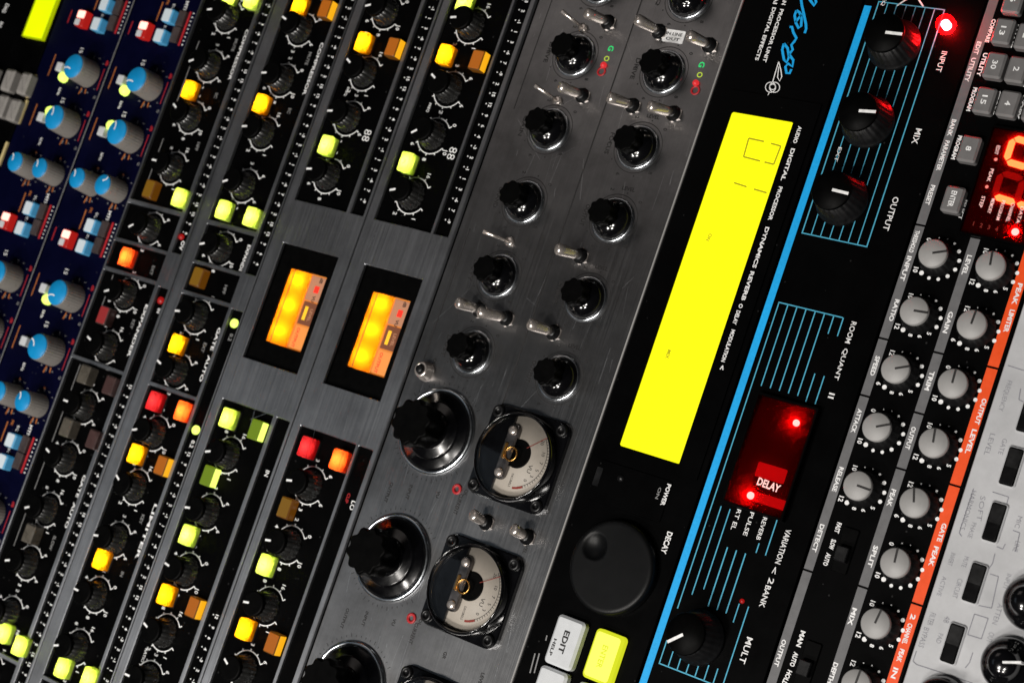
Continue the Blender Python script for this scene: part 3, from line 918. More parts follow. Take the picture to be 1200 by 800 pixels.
for col, (y, xs) in enumerate(((-15.6, (-143.5, -113.3, -82.6, -52.9, -22.8, 8.0)), (25.0, (-142.3, -112.4, -82.3, -53.6, -22.6, 8.2)))):
    for i, x in enumerate(xs):
        knob(u, 'steel', x, y, math.radians(200 + 37 * i + 50 * col))
        u.put('dial_ring', DIAL_C[0], x, y)
        mb = MB()
        for j in range(9):
            a = math.radians(-225 + 33.75 * j)
            if j % 2:
                mb.disc(11.2 * math.cos(a), 11.2 * math.sin(a), 0.3, 0.055, 8)
            else:
                stamp(mb, '02468'[j // 2], 12.2 * math.cos(a), 12.2 * math.sin(a), 1.6, 0.055)
        u.put('dial_scale', mb.mesh('dial_scale', 'print_black'), x, y, kind='stuff')
        TM_(u, ('GAIN', 'DRIVE', 'GAIN', 'GRAND', 'DUTY', 'DUST', 'FREQ', 'DRIVE', 'FOCUS', 'OUTPUT', 'DRIVE', 'OUTPUT')[i + 6 * col], x + 0.5, y - 12.5, 1.9, 'print_black', wd=8.5)
        if col == 1 and i >= 2:
            TM_(u, 'LEVEL', x - 12.6, y + 2, 1.5, 'print_black', rz=math.pi / 2, wd=5.5)
def bat(u, tip, base, zt=10.0):
    """toggle switch: threaded collar and a chrome bat lever leaning over"""
    bx, by = P(*base, 1.5)
    tx, ty = P(*tip, zt)
    c = u.build('toggle_switch', MB().lathe([(3.0, 0.05), (3.0, 0.9), (2.4, 1.1), (2.3, 2.6), (1.6, 3.0), (0.01, 3.0)], 24, cx=bx, cy=by), 'black_plastic', at=(bx, by))
    pts = [(bx + (tx - bx) * t, by + (ty - by) * t, 1.6 + (zt - 1.6) * t) for t in (0, 0.3, 0.7, 0.93, 1.0)]
    u.build('lever', MB().tube(pts, [1.7, 1.9, 2.2, 2.2, 1.5], 18), 'chrome', parent=c)
    u.build('nut', MB().poly([(bx + 3.3 * math.cos(a * math.pi / 3), by + 3.6 * math.sin(a * math.pi / 3)) for a in range(6)], 0.02, 0.7, 0.15), 'chrome', parent=c)
for tip, base in (((686, 15), (711, 25)), ((745, 22), (771, 36)), ((655, 101), (681, 111)), ((712.5, 114), (740, 123)), ((760, 124), (788, 132)), ((651.7, 291), (679, 299)),
                  ((619, 379), (647, 388.5)), ((560, 365), (592, 372)), ((535, 354), (560, 362)), ((806, 41), (830, 52)), ((553, 602), (568, 611)), ((601, 619), (616, 628))):
    bat(u, tip, base, 10.0 if tip[1] < 500 else 8.0)
def slim(u, tip, base):
    bx, by = P(*base, 0.5)
    tx, ty = P(*tip, 8)
    c = u.build('slim_switch', MB().lathe([(1.9, 0.02), (1.9, 1.0), (1.2, 1.2), (0.01, 1.2)], 20, cx=bx, cy=by), 'chrome', at=(bx, by))
    u.build('lever', MB().tube([(bx, by, 0.8), ((bx + tx) / 2, (by + ty) / 2, 4.4), (tx, ty, 8)], [0.6, 0.7, 0.9], 10), 'chrome', parent=c)
for tip, base in (((658, 13), (683, 33)), ((626.7, 100), (653, 118)), ((566, 271), (597, 283))):
    slim(u, tip, base)
x, y = P(790, 43)
pl = u.build('engraved_plate', MB().rrect(x, y, 5.0, 9.0, 0.5, 0.02, 0.4, 0.1), 'print_white')  # engraved plate, coloured white for the bright reflection on it
TM_(u, 'IN LINE', x - 0.8, y, 1.2, 'print_black', 0.45, wd=7, rz=math.pi / 2)
TM_(u, 'OUT', x + 1.2, y, 1.2, 'print_black', 0.45, wd=6, rz=math.pi / 2)
for pts in (((716, 57), (711, 69), (708, 77), (705, 84)), ((822.5, 76), (820, 88), (816, 98), (815, 106))):
    for p, s, mt in zip(pts[:2], ('G', 'O'), ('print_green', 'print_yellowgreen')):
        x, y = P(*p)
        TM_(u, s, x, y, 2.4, mt, wd=2.2)
    x, y = P(*pts[2])
    u.build('red_lamp', MB().lathe([(1.2, 0), (1.2, 0.9), (0.01, 1.6)], 16, cx=x, cy=y), 'red_soft', at=(x, y))
    x, y = P(*pts[3])
    u.build('lamp_ring', MB().lathe([(1.2, 0.02), (1.9, 0.02), (1.9, 0.3), (1.2, 0.3), (1.2, 0.02)], 24, cx=x, cy=y, cap=False), 'print_red', at=(x, y))
for p in ((536, 573), (482.7, 724)):
    x, y = P(*p)
    u.build('lamp_ring', MB().lathe([(1.0, 0.02), (2.0, 0.02), (2.0, 0.6), (1.0, 0.6), (1.0, 0.02)], 28, cx=x, cy=y, cap=False), 'print_red', at=(x, y))
    TM_(u, 'OL', x + 0.2, y + 4, 1.5, 'print_black')
x, y = P(497, 434, 2)
b = u.build('push_switch', MB().lathe([(3.8, 0.05), (3.8, 1.2), (3.1, 1.6), (3.0, 4.2), (2.6, 4.6), (2.0, 4.6), (2.0, 3.2), (0.01, 3.2)], 32, cx=x, cy=y), 'chrome', at=(x, y))
u.build('plunger', MB().lathe([(1.7, 3.2), (1.7, 5.4), (1.2, 5.8), (0.01, 5.8)], 20, cx=x, cy=y), 'black_plastic', parent=b)
for i, (x, a) in enumerate(((40.8, 215), (91.0, 215), (141.3, 215))):
    knob(u, 'large', x, -18.9, math.radians(a))
    mb = MB()
    for j in range(41):
        t = math.radians(-230 + 7 * j)
        mb.ribbon([(18.3 * math.cos(t), 18.3 * math.sin(t)), ((19.1 if j % 5 else 19.8) * math.cos(t), (19.1 if j % 5 else 19.8) * math.sin(t))], 0.22, 0.05)
    u.put('dial_scale', mb.mesh('dial_scale', 'print_black'), x, -18.9, kind='stuff')
    TM_(u, 'INPUT', x + 25, -22, 1.5, 'print_black')
    TM_(u, 'OUTPUT', x - 22.5, -31, 1.5, 'print_black')
    TM_(u, 'CURRENT', x + 23, 1.0, 1.7, 'print_black', wd=8)
# round meters
for i, (x, y, na) in enumerate(((40.8, 20.6, 50), (91.6, 19.8, 58), (142.0, 19.8, 55))):
    mt_ = u.build('round_meter', MB().rrect(x, y, 35, 35, 4.5, 0.02, 2.2, 0.5, 5), 'black_bakelite')
    u.build('bezel', MB().lathe([(16.6, 2.1), (16.6, 5.0), (16.3, 6.4), (15.8, 6.8), (15.5, 6.4), (15.4, 3.0)], 72, cx=x, cy=y), 'black_bakelite', parent=mt_, at=(x, y))
    u.build('face', MB().lathe([(15.4, 2.6), (15.4, 3.2), (0.01, 3.2)], 64, cx=x, cy=y), 'meter_cream', parent=mt_, at=(x, y))
    # lower half of the face: movement behind the cut-out
    u.build('movement_well', MB().lathe([(5.4, 3.22), (5.4, 3.4), (4.9, 3.4), (0.01, 3.3)], 40, cx=x - 1.5, cy=y + 0.3), 'black_matte', parent=mt_, at=(x - 1.5, y + 0.3))
    u.build('bridge', MB().rrect(x - 1.0, y - 3.8, 21, 4.8, 2.2, 3.4, 5.2, 0.6), 'dark_nickel', parent=mt_)
    for s in (-1, 1):
        u.build('bridge_screw', MB().lathe([(1.7, 5.1), (1.7, 5.8), (1.2, 6.1), (0.01, 6.1)], 18, cx=x - 1.0 + 8.0 * s, cy=y - 3.8), 'chrome', parent=mt_)
    u.build('hair_spring', MB().lathe([(2.3, 5.2), (2.8, 5.2), (2.8, 5.9), (2.3, 5.9), (2.3, 5.2)], 28, cx=x - 0.6, cy=y - 1.2, cap=False), 'brass', parent=mt_)
    u.build('coil', MB().rrect(x - 1.2, y - 4.4, 6.0, 1.2, 0.4, 5.0, 6.0, 0.3), 'brass', parent=mt_)
    u.build('shield', MB().poly([(x + 15.2 * math.cos(math.radians(t)), y + 15.2 * math.sin(math.radians(t))) for t in range(199, 345, 7)], 3.25, 4.2, 0.2), 'black_bakelite', parent=mt_)
    a = math.radians(180 - na)
    hx, hy = x - 1.5, y + 0.3
    u.build('needle', MB().ribbon([(hx + 4.5 * math.cos(a), hy + 4.5 * math.sin(a)), (hx + 13.4 * math.cos(a), hy + 13.4 * math.sin(a))], 0.25, 4.4), 'needle_red', parent=mt_)
    mb = MB()
    at_ = lambda q, t: (hx + q * math.cos(math.radians(t)), hy + q * math.sin(math.radians(t)))
    mb.ribbon([at_(12.2, t) for t in range(20, 131, 5)], 0.2, 3.26)
    for t in range(20, 131, 5):
        mb.ribbon([at_(12.2, t), at_(13.1, t)], 0.18, 3.26)
    for t, s_ in ((128, '20'), (104, '10'), (86, '7'), (70, '5'), (54, '3'), (38, '0')):
        stamp(mb, s_, *at_(10.6, t), 1.35, 3.26, bold=0.0)
    stamp(mb, 'VU', *at_(7.8, 60), 1.7, 3.26, bold=0.0)
    stamp(mb, 'DECIBELS', x + 8.4, y + 1.0, 0.9, 3.26, bold=0.0, wd=5)
    u.build('meter_scale', mb, 'print_black', parent=mt_, kind='stuff')
    u.build('red_zone', MB().ribbon([at_(12.6, t) for t in range(10, 34, 4)], 0.8, 3.27), 'needle_red', parent=mt_)
    u.build('glass', MB().lathe([(15.45, 6.2), (12.0, 6.7), (7.0, 7.0), (0.01, 7.1)], 56, cx=x, cy=y), 'clear_glass', parent=mt_, at=(x, y))
    for sx in (-1, 1):
        for sy in (-1, 1):
            b = u.build('screw', MB().lathe([(2.4, 2.1), (2.4, 2.9), (1.9, 3.3), (1.2, 3.3), (1.1, 2.7), (0.01, 2.7)], 20, cx=x + 14.3 * sx, cy=y + 14.3 * sy), 'black_plastic', parent=mt_)
for i, x in enumerate((66, 116)):
    for s, dx, dy in (('VU', -3, -14), ('LEVEL', 4, 30), ('GR', 1, 12)):
        TM_(u, s, x + dx, 5 + dy, 1.5, 'print_black')

def scratches(u, x0, x1, y0, y1, n, z, avoid=()):
    rnd = random.Random(n)
    mb = MB()
    while n:
        x, y = rnd.uniform(x0, x1), rnd.uniform(y0, y1)
        L, a = rnd.uniform(3, 22), rnd.gauss(0, 0.12) if rnd.random() < 0.75 else rnd.uniform(-1.5, 1.5)
        if rnd.random() < 0.25:
            L *= 0.12
        pts = [(x + L * t * math.cos(a), y + L * t * math.sin(a) + 0.15 * math.sin(3 * t + n)) for t in (0, 0.3, 0.6, 1.0)]
        n -= 1
        if any(q[0] < px < q[1] and q[2] < py < q[3] for q in avoid for px, py in pts) or not all(y0 < py < y1 for px, py in pts):
            continue
        mb.ribbon(pts, rnd.uniform(0.06, 0.16), z)
    u.build('scratch_marks', mb, 'scratch', kind='stuff')
scratches(u, -150, 200, -40, 46.5, 120, 0.04)
scratches(C3, -32, 54, -130, -87, 60, 1.54, avoid=(M3, (-40, 60, -96, -86)))
scratches(C4, -32, 54, -85.5, -42, 60, 1.54, avoid=(M4, (-40, 60, -52, -41)))

# ================================================================== unit with the long yellow display
u = Unit('display_processor', 48.2, 93.8, 'black effects processor with the long bright yellow display and round jog wheel', 'rack unit')
panel(u, 'black_gloss_panel', 0.0, 3.0, 0.15)
x0, x1, y0, y1 = -101.8, 25.2, 58.2, 83.1
u.build('display_frame', plate(x0 - 8, x1 + 3.5, y0 - 3.4, y1 + 8.4, [(x0, x1, y0, y1)], 0.02, 0.7), 'black_gloss_panel')
lc = u.build('display', MB().rrect((x0 + x1) / 2, (y0 + y1) / 2, x1 - x0 - .1, y1 - y0 - .1, 0.8, 0.02, 0.35, 0.1), 'lcd_yellow')
zi = 0.40
def ink(a, b, wd=0.28):
    u.build('display_mark', MB().ribbon([P(*a, zi), P(*b, zi)], wd, zi), 'lcd_ink', parent=lc)
def t133(x, y): return 800 + x / 6, 133 + y / 6
for a, b in (((465, 175), (572, 198)), ((620, 211), (690, 230)), ((690, 230), (640, 358)), ((640, 358), (575, 342)), ((545, 335), (428, 305)), ((428, 305), (465, 175)), ((360, 487), (450, 516)), ((500, 532), (590, 558))):
    ink(t133(*a), t133(*b), 0.55)
T(u, 'ON', (833, 274), (829, 282), 1.4, 'lcd_ink', 0.41)
T(u, 'MIX', (785, 410), (781, 420), 1.4, 'lcd_ink', 0.41)
T(u, 'LEVEL', (812, 500), (806, 520), 0.7, 'lcd_ink', 0.41, bold=-0.02)
T(u, 'DIGITAL EFFECTS', (907, 9), (887, 71), 1.5, bold=0.03)
T(u, 'PROCESSOR UNIT', (916.5, 11), (895.5, 73), 1.5, bold=0.03)
T(u, 'AI', (911, -4), (908, 5), 1.6, bold=0.03)
T(u, 'AN', (921, -3), (918, 6), 1.6, bold=0.03)
for s, a, b in (('AUDIO', (937.5, 148), (931.5, 168)), ('DIGITAL', (928.5, 174), (918, 212)), ('PROCESSOR', (916, 219), (901, 258)), ('DYNAMICS', (899, 266), (884, 314)),
                ('REVERB', (882, 318), (870.5, 352)), ('O', (869, 356), (867, 361)), ('DELAY', (866, 364), (860, 380)), ('MODULATION', (858.5, 386), (848, 424)), ('<', (847, 428), (845.5, 433))):
    T(u, s, a, b, 1.55, z=0.76, bold=0.03)
# brush script and quill mark, drawn as flat strokes
def t0(x, y): return P(800 + x / 6, y / 6, 0.06)
S = [[(830, -20), (838, 40), (852, 100), (866, 170), (868, 205), (858, 235)], [(880, -20), (905, 15), (925, 42), (938, 18), (930, -20)],
     [(800, 75), (787, 110), (795, 160), (815, 200), (833, 185), (836, 130), (822, 90), (800, 75)], [(790, 160), (845, 95)],
     [(752, 192), (768, 190), (778, 230), (800, 270), (786, 292), (764, 318), (774, 350), (748, 384)],
     [(712, 308), (700, 350), (712, 420), (730, 442), (748, 402), (738, 340), (712, 308)], [(748, 384), (778, 425), (772, 470), (742, 448), (722, 470), (730, 515), (752, 516), (764, 488)]]
for s in S:
    u.build('script_stroke', MB().ribbon([t0(*p) for p in s], 0.95, 0.06), 'print_blue')
for s in ([(675, 435), (655, 500), (632, 580), (625, 600)], [(675, 435), (690, 490), (697, 540), (682, 572), (667, 545), (676, 470)], [(612, 645), (583, 705)]):
    u.build('quill_stroke', MB().ribbon([t0(*p) for p in s], 0.35, 0.06), 'print_white')
for (cx, cy, r) in ((618, 615, 36), (646, 615, 36), (632, 612, 20)):
    u.build('quill_stroke', MB().ribbon([t0(cx + r * math.cos(i * math.pi / 9), cy + r * math.sin(i * math.pi / 9)) for i in range(18)], 0.3, 0.06, True), 'print_white')
T(u, 'POWER', (784.5, 567), (776, 592), 1.7, z=0.46, bold=0.03)
T(u, 'ON', (774, 570), (769, 585), 1.2, 'print_grey', z=0.46)
T(u, 'DECAY', (785.5, 623), (777, 648), 2.2, bold=0.03)
x, y = P(728, 560)
u.build('power_lamp', MB().lathe([(1.4, 0), (1.4, 0.5), (0.01, 0.9)], 16, cx=x, cy=y), 'black_plastic', at=(x, y))
x, y = P(701, 558)
u.build('power_switch', MB().rrect(x, y, 7, 2.6, 0.4, 0, 0.5, 0.15), 'black_plastic')
bx = P(740, 560)
u.build('power_recess', MB().rrect(P(740, 575)[0], 68, 15, 30, 1.0, 0.02, 0.4, 0.2), 'black_gloss_panel')
# jog wheel
wx, wy = P(716, 664, 3.5)
dx, dy = P(697, 640, 4)
wm = MB().lathe([(16.4, 0.1), (16.7, 0.8), (16.5, 3.0), (16.1, 3.7), (15.5, 4.0)] + [(15.1 - 0.63 * i, 4.1) for i in range(24)] + [(0.01, 4.1)], 144, cx=wx, cy=wy)
for i, (vx, vy, vz) in enumerate(wm.v):
    q = math.hypot(vx - dx, vy - dy) / 4.8
    if vz > 3.9 and q < 1:
        wm.v[i] = (vx, vy, vz - 1.9 * (1 - q * q) ** 0.8)
wh = u.build('jog_wheel', wm, 'wheel_plastic', at=(wx, wy))
def key(u, c, s, top, side, w_=17.5, h_=11.5, z=3.4, mt='print_black', name='key'):
    x, y = P(*c, z)
    k = u.build(name, MB().rrect(x, y, w_, h_, 1.6, 0.05, z, 0.9, 5), side)
    if top != side:
        u.build('key_cap', MB().rrect(x, y, w_ - 1.9, h_ - 1.9, 1.2, z, z + 0.15, 0.1, 5), top, parent=k)
    if s:
        TM_(u, s, x, y, 2.2, mt, z + 0.2, wd=8)
    return x, y
x, y = key(u, (661, 752), 'EDIT', 'button_white', 'button_white')
TM_(u, 'HELP', x + 3, y - 3.6, 1.2, 'print_black', 3.5, wd=6)
key(u, (706, 769), 'ENTER', 'key_yellow', 'key_yellow_side', mt='key_yellow_side')
key(u, (640, 812), '', 'button_white', 'button_white')
key(u, (685, 832), '', 'button_white', 'button_white')
for dx in (0, 5):
    line(u, (627 + dx, 765), (621 + dx, 788), 0.5, 'print_grey')
line(u, (641, 744), (639.5, 750), 0.5, 'print_grey')

# ================================================================== unit with the blue stripe
u = Unit('reverb_unit', 94.1, 137.5, 'black reverb unit with a bright blue stripe, thin blue lines and ribbed knobs', 'rack unit')
panel(u, 'black_gloss_panel', 0.0, 3.0, 0.15)
sx0 = P(1017, 7)[0]
u.build('blue_stripe', MB().box(sx0, XB - 2, 94.8, 97.5, 0.0, 0.06), 'print_blue')
for x, y, a in ((-135.0, 110.6, ((1037.5, 39), (1056, 41))), (-106.3, 110.4, ((1008, 129), (1025.5, 130))), (-77.8, 110.2, ((979, 221), (995.5, 225))), (78.6, 110.6, ((799, 740), (780.6, 748.7)))):
    knob(u, 'blue_unit', x, y, ang_of(*a, 11.5))
def L6(x0, y0, segs, wd=0.5, mt='print_cyan', sc_=6):
    for a, b in segs:
        line(u, (x0 + a[0] / sc_, y0 + a[1] / sc_), (x0 + b[0] / sc_, y0 + b[1] / sc_), wd, mt, name='grid_line')
# lines laid out across the unit at even steps
ys = [99.6 + 3.49 * i for i in range(8)]
xb1 = P(940, 273)[0]
for i, y in enumerate(ys):                       # upper block, around the three knobs
    line(u, (-150, y), (xb1, y), 0.42 if i in (0, 7) else 0.34, 'print_cyan', raw=True, name='grid_line')
line(u, (xb1, ys[0] - .25), (xb1, ys[7] + .25), 0.40, 'print_cyan', raw=True, name='grid_line')
line(u, (-150, ys[0] - .25), (-150, ys[7] + .25), 0.40, 'print_cyan', raw=True, name='grid_line')
xm = P(912, 354)[0]
xr0, xr1 = P(891, 463)[0], P(850, 587)[0]
line(u, (xm, ys[0] - .25), (xm, ys[7] - .2), 0.40, 'print_cyan', raw=True, name='grid_line')
for i, y in enumerate(ys):
    if i == 0:
        line(u, (xm, y), (72, y), 0.40, 'print_cyan', raw=True, name='grid_line')
    elif i < 6:
        line(u, (xm, y), (xr0 - 3.2, y), 0.40, 'print_cyan', raw=True, name='grid_line')
    else:
        line(u, (xm, y), (xm + 6.5, y), 0.40, 'print_cyan', raw=True, name='grid_line')
        line(u, (xr0 - 12, y), (xr0 - 2, y), 0.40, 'print_cyan', raw=True, name='grid_line')
xe = P(771, 776)[0]
for i, y in enumerate(ys):
    if i in (1, 2):
        line(u, (xr1 + 2, y), (69 - 3 * i, y), 0.40, 'print_cyan', raw=True, name='grid_line')
    elif i in (3, 4, 5):
        line(u, (xr1 + 14.5, y), (68, y), 0.45, 'print_cyan', raw=True, name='grid_line')
    elif i == 6:
        line(u, (42.4, y), (45.8, y), 0.40, 'print_cyan', raw=True, name='grid_line')
        line(u, (63.5, y), (70, y), 0.40, 'print_cyan', raw=True, name='grid_line')
    elif i == 7:
        line(u, (33, y), (45.6, y), 0.40, 'print_cyan', raw=True, name='grid_line')
        line(u, (63.4, y), (110, y), 0.40, 'print_cyan', raw=True, name='grid_line')
    if i < 7:
        line(u, (86 if i else 80, y), (xe, y), 0.40, 'print_cyan', raw=True, name='grid_line')
line(u, (xe, ys[0] - .25), (xe, ys[6] + .25), 0.40, 'print_cyan', raw=True, name='grid_line')
# red display of the reverb unit
ry0, ry1 = P(891, 463)[1] + 0.6, P(960, 482)[1]
wn = u.build('red_display', MB().rrect((xr0 + xr1) / 2, (ry0 + ry1) / 2, xr1 - xr0, ry1 - ry0, 1.6, 0.02, 0.25, 0.1), 'red_window')
u.build('halo_filter', MB().add([(xr0, ry0, 2.6), (xr1, ry0, 2.6), (xr1, ry1, 2.6), (xr0, ry1, 2.6)], [(0, 1, 2, 3)]), 'halo_filter', parent=wn)  # sheet added over the window so its LEDs spread a halo
u.build('display_frame', plate(xr0 - 0.7, xr1 + 0.7, ry0 - 0.7, ry1 + 0.7, [(xr0 + 0.1, xr1 - 0.1, ry0 + 0.1, ry1 - 0.1)], 0.02, 2.8), 'black_gloss_panel')  # frame walls raised to keep the LED light off the panel
x, y = P(902, 553, 1.5)
u.build('lit_panel', MB().rrect(x, y, 5.0, 11, 0.6, 0.27, 0.4, 0.05), 'red_window_lit', parent=wn)
x, y = P(900, 586, 1.5)
u.build('lit_panel', MB().rrect(x, y, 3.4, 12, 0.6, 0.27, 0.4, 0.05), 'red_window_lit', parent=wn)
T(u, 'DELAY', (888, 563), (914, 573), 2.7, 'red_print_lit', 2.66, bold=0.03)
for (px, py, r, mt) in ((932.5, 495, 1.15, 'led_red'), (879, 580, 1.25, 'led_red')):
    x, y = P(px, py, 1)
    u.build('display_led', MB().lathe([(r, 0.25), (r, 0.8), (r * .7, 1.2), (0.01, 1.4)], 18, cx=x, cy=y), mt, parent=wn, at=(x, y))
x, y = P(1107, 27, 3)
u.build('signal_led', MB().lathe([(1.6, 0.02), (1.6, 2.2), (1.2, 3.0), (0.6, 3.4), (0.01, 3.5)], 24, cx=x, cy=y), 'led_red_hot', at=(x, y))
u.build('halo_dome', MB().lathe([(3.3, 0.03), (3.3, 2.6), (2.9, 3.9), (2.0, 4.9), (0.8, 5.4), (0.01, 5.5)], 28, cx=x, cy=y), 'halo_filter', at=(x, y))  # wide red dome added to imitate the halo around the LED
for s, a, b, h in (('INPUT', (1107, 60.5), (1099.5, 84.5), 2.4), ('MIX', (1077.5, 151), (1071, 168.5), 2.6), ('OUTPUT', (1050.5, 231), (1037.5, 270), 2.6),
                   ('ROOM', (1001, 377), (993, 402), 2.3), ('QUANT', (990.5, 408), (980, 445), 2.3), ('II', (976, 458), (972.5, 469), 2.5),
                   ('VARIATION', (924.5, 620), (911, 660), 2.5), ('< 2', (909, 664), (902, 684), 2.4), ('BANK', (901, 686), (892, 711), 2.4), ('MULT', (880, 747), (868, 776), 2.7),
                   ('RT EL', (867.5, 597), (857.5, 620), 1.9), ('PULSE', (882, 600), (872.5, 627), 1.9), ('REVERB', (897, 606), (888, 632), 1.9), ('EXT', (984, 172), (980, 190), 1.5), ('EQ', (1037, -2), (1034, 7), 1.9)):
    T(u, s, a, b, h * 0.82, bold=0.008)
for a, b in (((1051, 7), (1063, -1)), ((1076, -1), (1082, 8))):
    line(u, a, b, 0.6, 'print_white')
x, y = P(870, 704)
u.build('clip_lamp', MB().lathe([(0.8, 0), (0.8, 0.5), (0.01, 0.8)], 12, cx=x, cy=y), 'led_dark_red', at=(x, y))

# ================================================================== unit with grey knobs and orange strip
u = Unit('dynamics_unit', 137.8, 181.0, 'black dynamics processor with small light grey knobs, grey strips and an orange strip', 'rack unit')
panel(u, 'black_panel', 0.0, 3.0, 0.15)
def strip(y, wd, cuts, mt):
    for a, b in zip(cuts[:-1], cuts[1:]):
        u.build('label_strip', MB().box(a + 0.35, b - 0.35, y - wd / 2, y + wd / 2, 0.0, 0.06), mt)
g1 = [P(1156, 0)[0] - 40, P(1079, 264)[0], P(1036, 397)[0], P(1015, 464)[0], P(946, 668)[0], XB - 4]
strip(139.9, 3.2, g1, 'strip_grey')
g2 = [P(1141, 278)[0], P(1098, 413)[0], P(1073, 483)[0], P(1055, 549)[0], P(1010, 687)[0], XB - 4]
strip(159.4, 3.3, g2, 'strip_grey')
g3 = [P(1240, 200)[0], P(1165, 431)[0], P(1122, 569.5)[0], P(1076, 708)[0], XB - 4]
strip(177.9, 3.6, g3, 'strip_orange')
dots = [0.30, 0.35, 0.55, 0.8, 0.85, 0.9, 0.85, 0.8, 0.75, 0.85]
def fd(n):
    mb = MB()
    for i, (t, r) in enumerate(zip((195, 172, 148, 122, 96, 70, 44, 18, -8, -34), (0.3, 0.3, 0.5, 0.8, 0.8, 0.8, 0.8, 0.7, 0.7, 0.95))):
        a = math.radians(t)
        x, y = 7.1 * math.cos(a), 7.1 * math.sin(a)
        if i in (6, 7, 8) and n:
            stamp(mb, '568'[i - 6], x, y, 1.5, 0.065, bold=0.03)
        else:
            mb.disc(x, y, r * 0.85, 0.065, 12)
    stamp(mb, ('0', '10', '12')[n], 7.6 * math.cos(math.radians(222)), 7.6 * math.sin(math.radians(222)), 1.7, 0.065, bold=0.03)
    stamp(mb, ('10', '12', '6')[n], 8.2 * math.cos(math.radians(-50)), 8.2 * math.sin(math.radians(-50)), 1.7, 0.065, bold=0.03)
    return mb.mesh('dial_scale', 'print_white')
FD = [fd(i) for i in range(3)]
def img_ang(c, deg):
    r = math.radians(deg)
    return ang_of(c, (c[0] + 14 * math.cos(r), c[1] + 14 * math.sin(r)), 6.4)
F1 = [((1092, 295.7), -8), ((1071, 363), 9), ((1048.7, 431.5), -9), ((1026, 500), -10), ((1004.6, 569), 20)]
F2 = [((1159.5, 312), -80), ((1138, 380), -70), ((1116, 450), -75), ((1094, 519), -81), ((1071.7, 588.7), -89), ((1047.5, 658), -77), ((1023, 729), -65), ((1001.7, 795), -70)]
for k, (lst, y) in enumerate(((F1, 149.4), (F2, 169.1))):
    for i, (c, dg_) in enumerate(lst):
        x = -64.8 + 19.95 * i
        knob(u, 'small_grey', x, y, img_ang(c, dg_))
        u.put('dial_scale', FD[(i + k) % 3], x, y, kind='stuff')
for s, a, b in (('EDIT', (1148, 49), (1143, 64)), ('UTILITY', (1141.7, 68), (1132, 96)), ('BANK', (1118, 140), (1112.5, 160)), ('PARAMETER', (1111, 165), (1099, 200)), ('PRESET', (1094, 217), (1086, 240)),
                ('THRESHOLD', (1075, 270), (1068, 296)), ('INPUT', (1066, 300), (1057, 329)), ('RATIO', (1052.5, 351), (1043, 376)), ('SPEED', (1029, 417), (1021.7, 440)), ('ATTACK', (1008, 479), (999.5, 507)),
                ('RELEASE', (986, 547), (977.6, 575.6)), ('DETECT', (964, 614), (953.5, 646)), ('OUTPUT', (919.5, 749), (909, 780)),
                ('LEVEL', (1136.7, 299), (1129, 322)), ('GAIN', (1115, 365), (1107, 390)), ('TRIM', (1093, 435), (1085.5, 457)), ('OUTPUT', (1071.7, 500), (1062.5, 526)), ('PEAK', (1048, 573), (1041, 593)), ('SPLIT', (1027, 639), (1018.5, 664)),
                ('MIX', (1002, 712), (995.5, 732)), ('DEPTH', (980, 776), (972, 800)),
                ('PEAK', (1196, 332), (1188, 357)), ('LIMITER', (1187, 363), (1178, 389)), ('OUTPUT', (1154, 467), (1144.5, 497)), ('LEVEL', (1142.5, 503), (1133, 531)), ('GATE', (1107.5, 613), (1100, 634)), ('PEAK', (1098, 640), (1090, 663)),
                ('2', (1071, 719), (1068.5, 726)), ('CHANNEL', (1067, 730), (1059.5, 754)), ('PEAK', (1057.5, 760), (1053, 775)), ('IN', (1050.5, 781), (1046, 795))):
    T(u, s, a, b, 1.6, z=0.12, bold=0.03)
# small words and two slide switches
for s, a, b in (('FAST', (984, 612), (980, 624)), ('SLOW', (978, 632), (973, 643)), ('AUTO', (972, 648), (966, 662)), ('MAN', (942, 739), (935, 757)), ('AUTO', (934, 764), (927, 780)), ('HOLD', (926, 785), (918, 802))):
    T(u, s, a, b, 1.7, bold=0.035)
for (px, py) in ((991, 645), (947, 778)):
    x, y = P(px, py)
    sw = u.build('slide_switch', MB().rrect(x, y, 15, 5.5, 0.6, 0.02, 0.7, 0.2), 'black_matte')
    u.build('slider', MB().rrect(x + 1.5, y, 5, 4.2, 0.3, 0.7, 3.2, 0.3), 'black_plastic', parent=sw)
def rkey(c, s, lab=None, w_=9.0, h_=6.6):
    z = 3.4
    x, y = P(*c, z)
    k = u.build('key', MB().rrect(x, y, w_, h_, 0.9, 0.05, z, 0.7, 4), 'rubber_grey')
    TM_(u, s, x, y, 1.9, 'print_white', z + 0.06, wd=min(5.5, 1.6 * len(s)))
    if lab:
        TM_(u, lab, x - 0.6, y - 5.4, 1.5, 'print_white', 0.07, wd=8.4, bold=0.04)
for c, s, lab in (((1175, 36), '13', 'COMPARE'), ((1165, 76), '30', 'UTILITY'), ((1153, 117), '15', 'PROGRAM'), ((1191, 81), '2', 'EFFECT'), ((1181, 121), '4', 'STORE'), ((1202, 42), '1', 'NAME'), ((1211, 126), '5', 'COPY'), ((1219, 88), '3', 'MIDI'),
                  ((1135, 174), '8', 'PROGRAM'), ((1116, 233), 'ENTER', None), ((1187, 0), '6', None)):
    rkey(c, s, lab)
T(u, 'SELECT', (1132, 234), (1125, 257), 1.3)
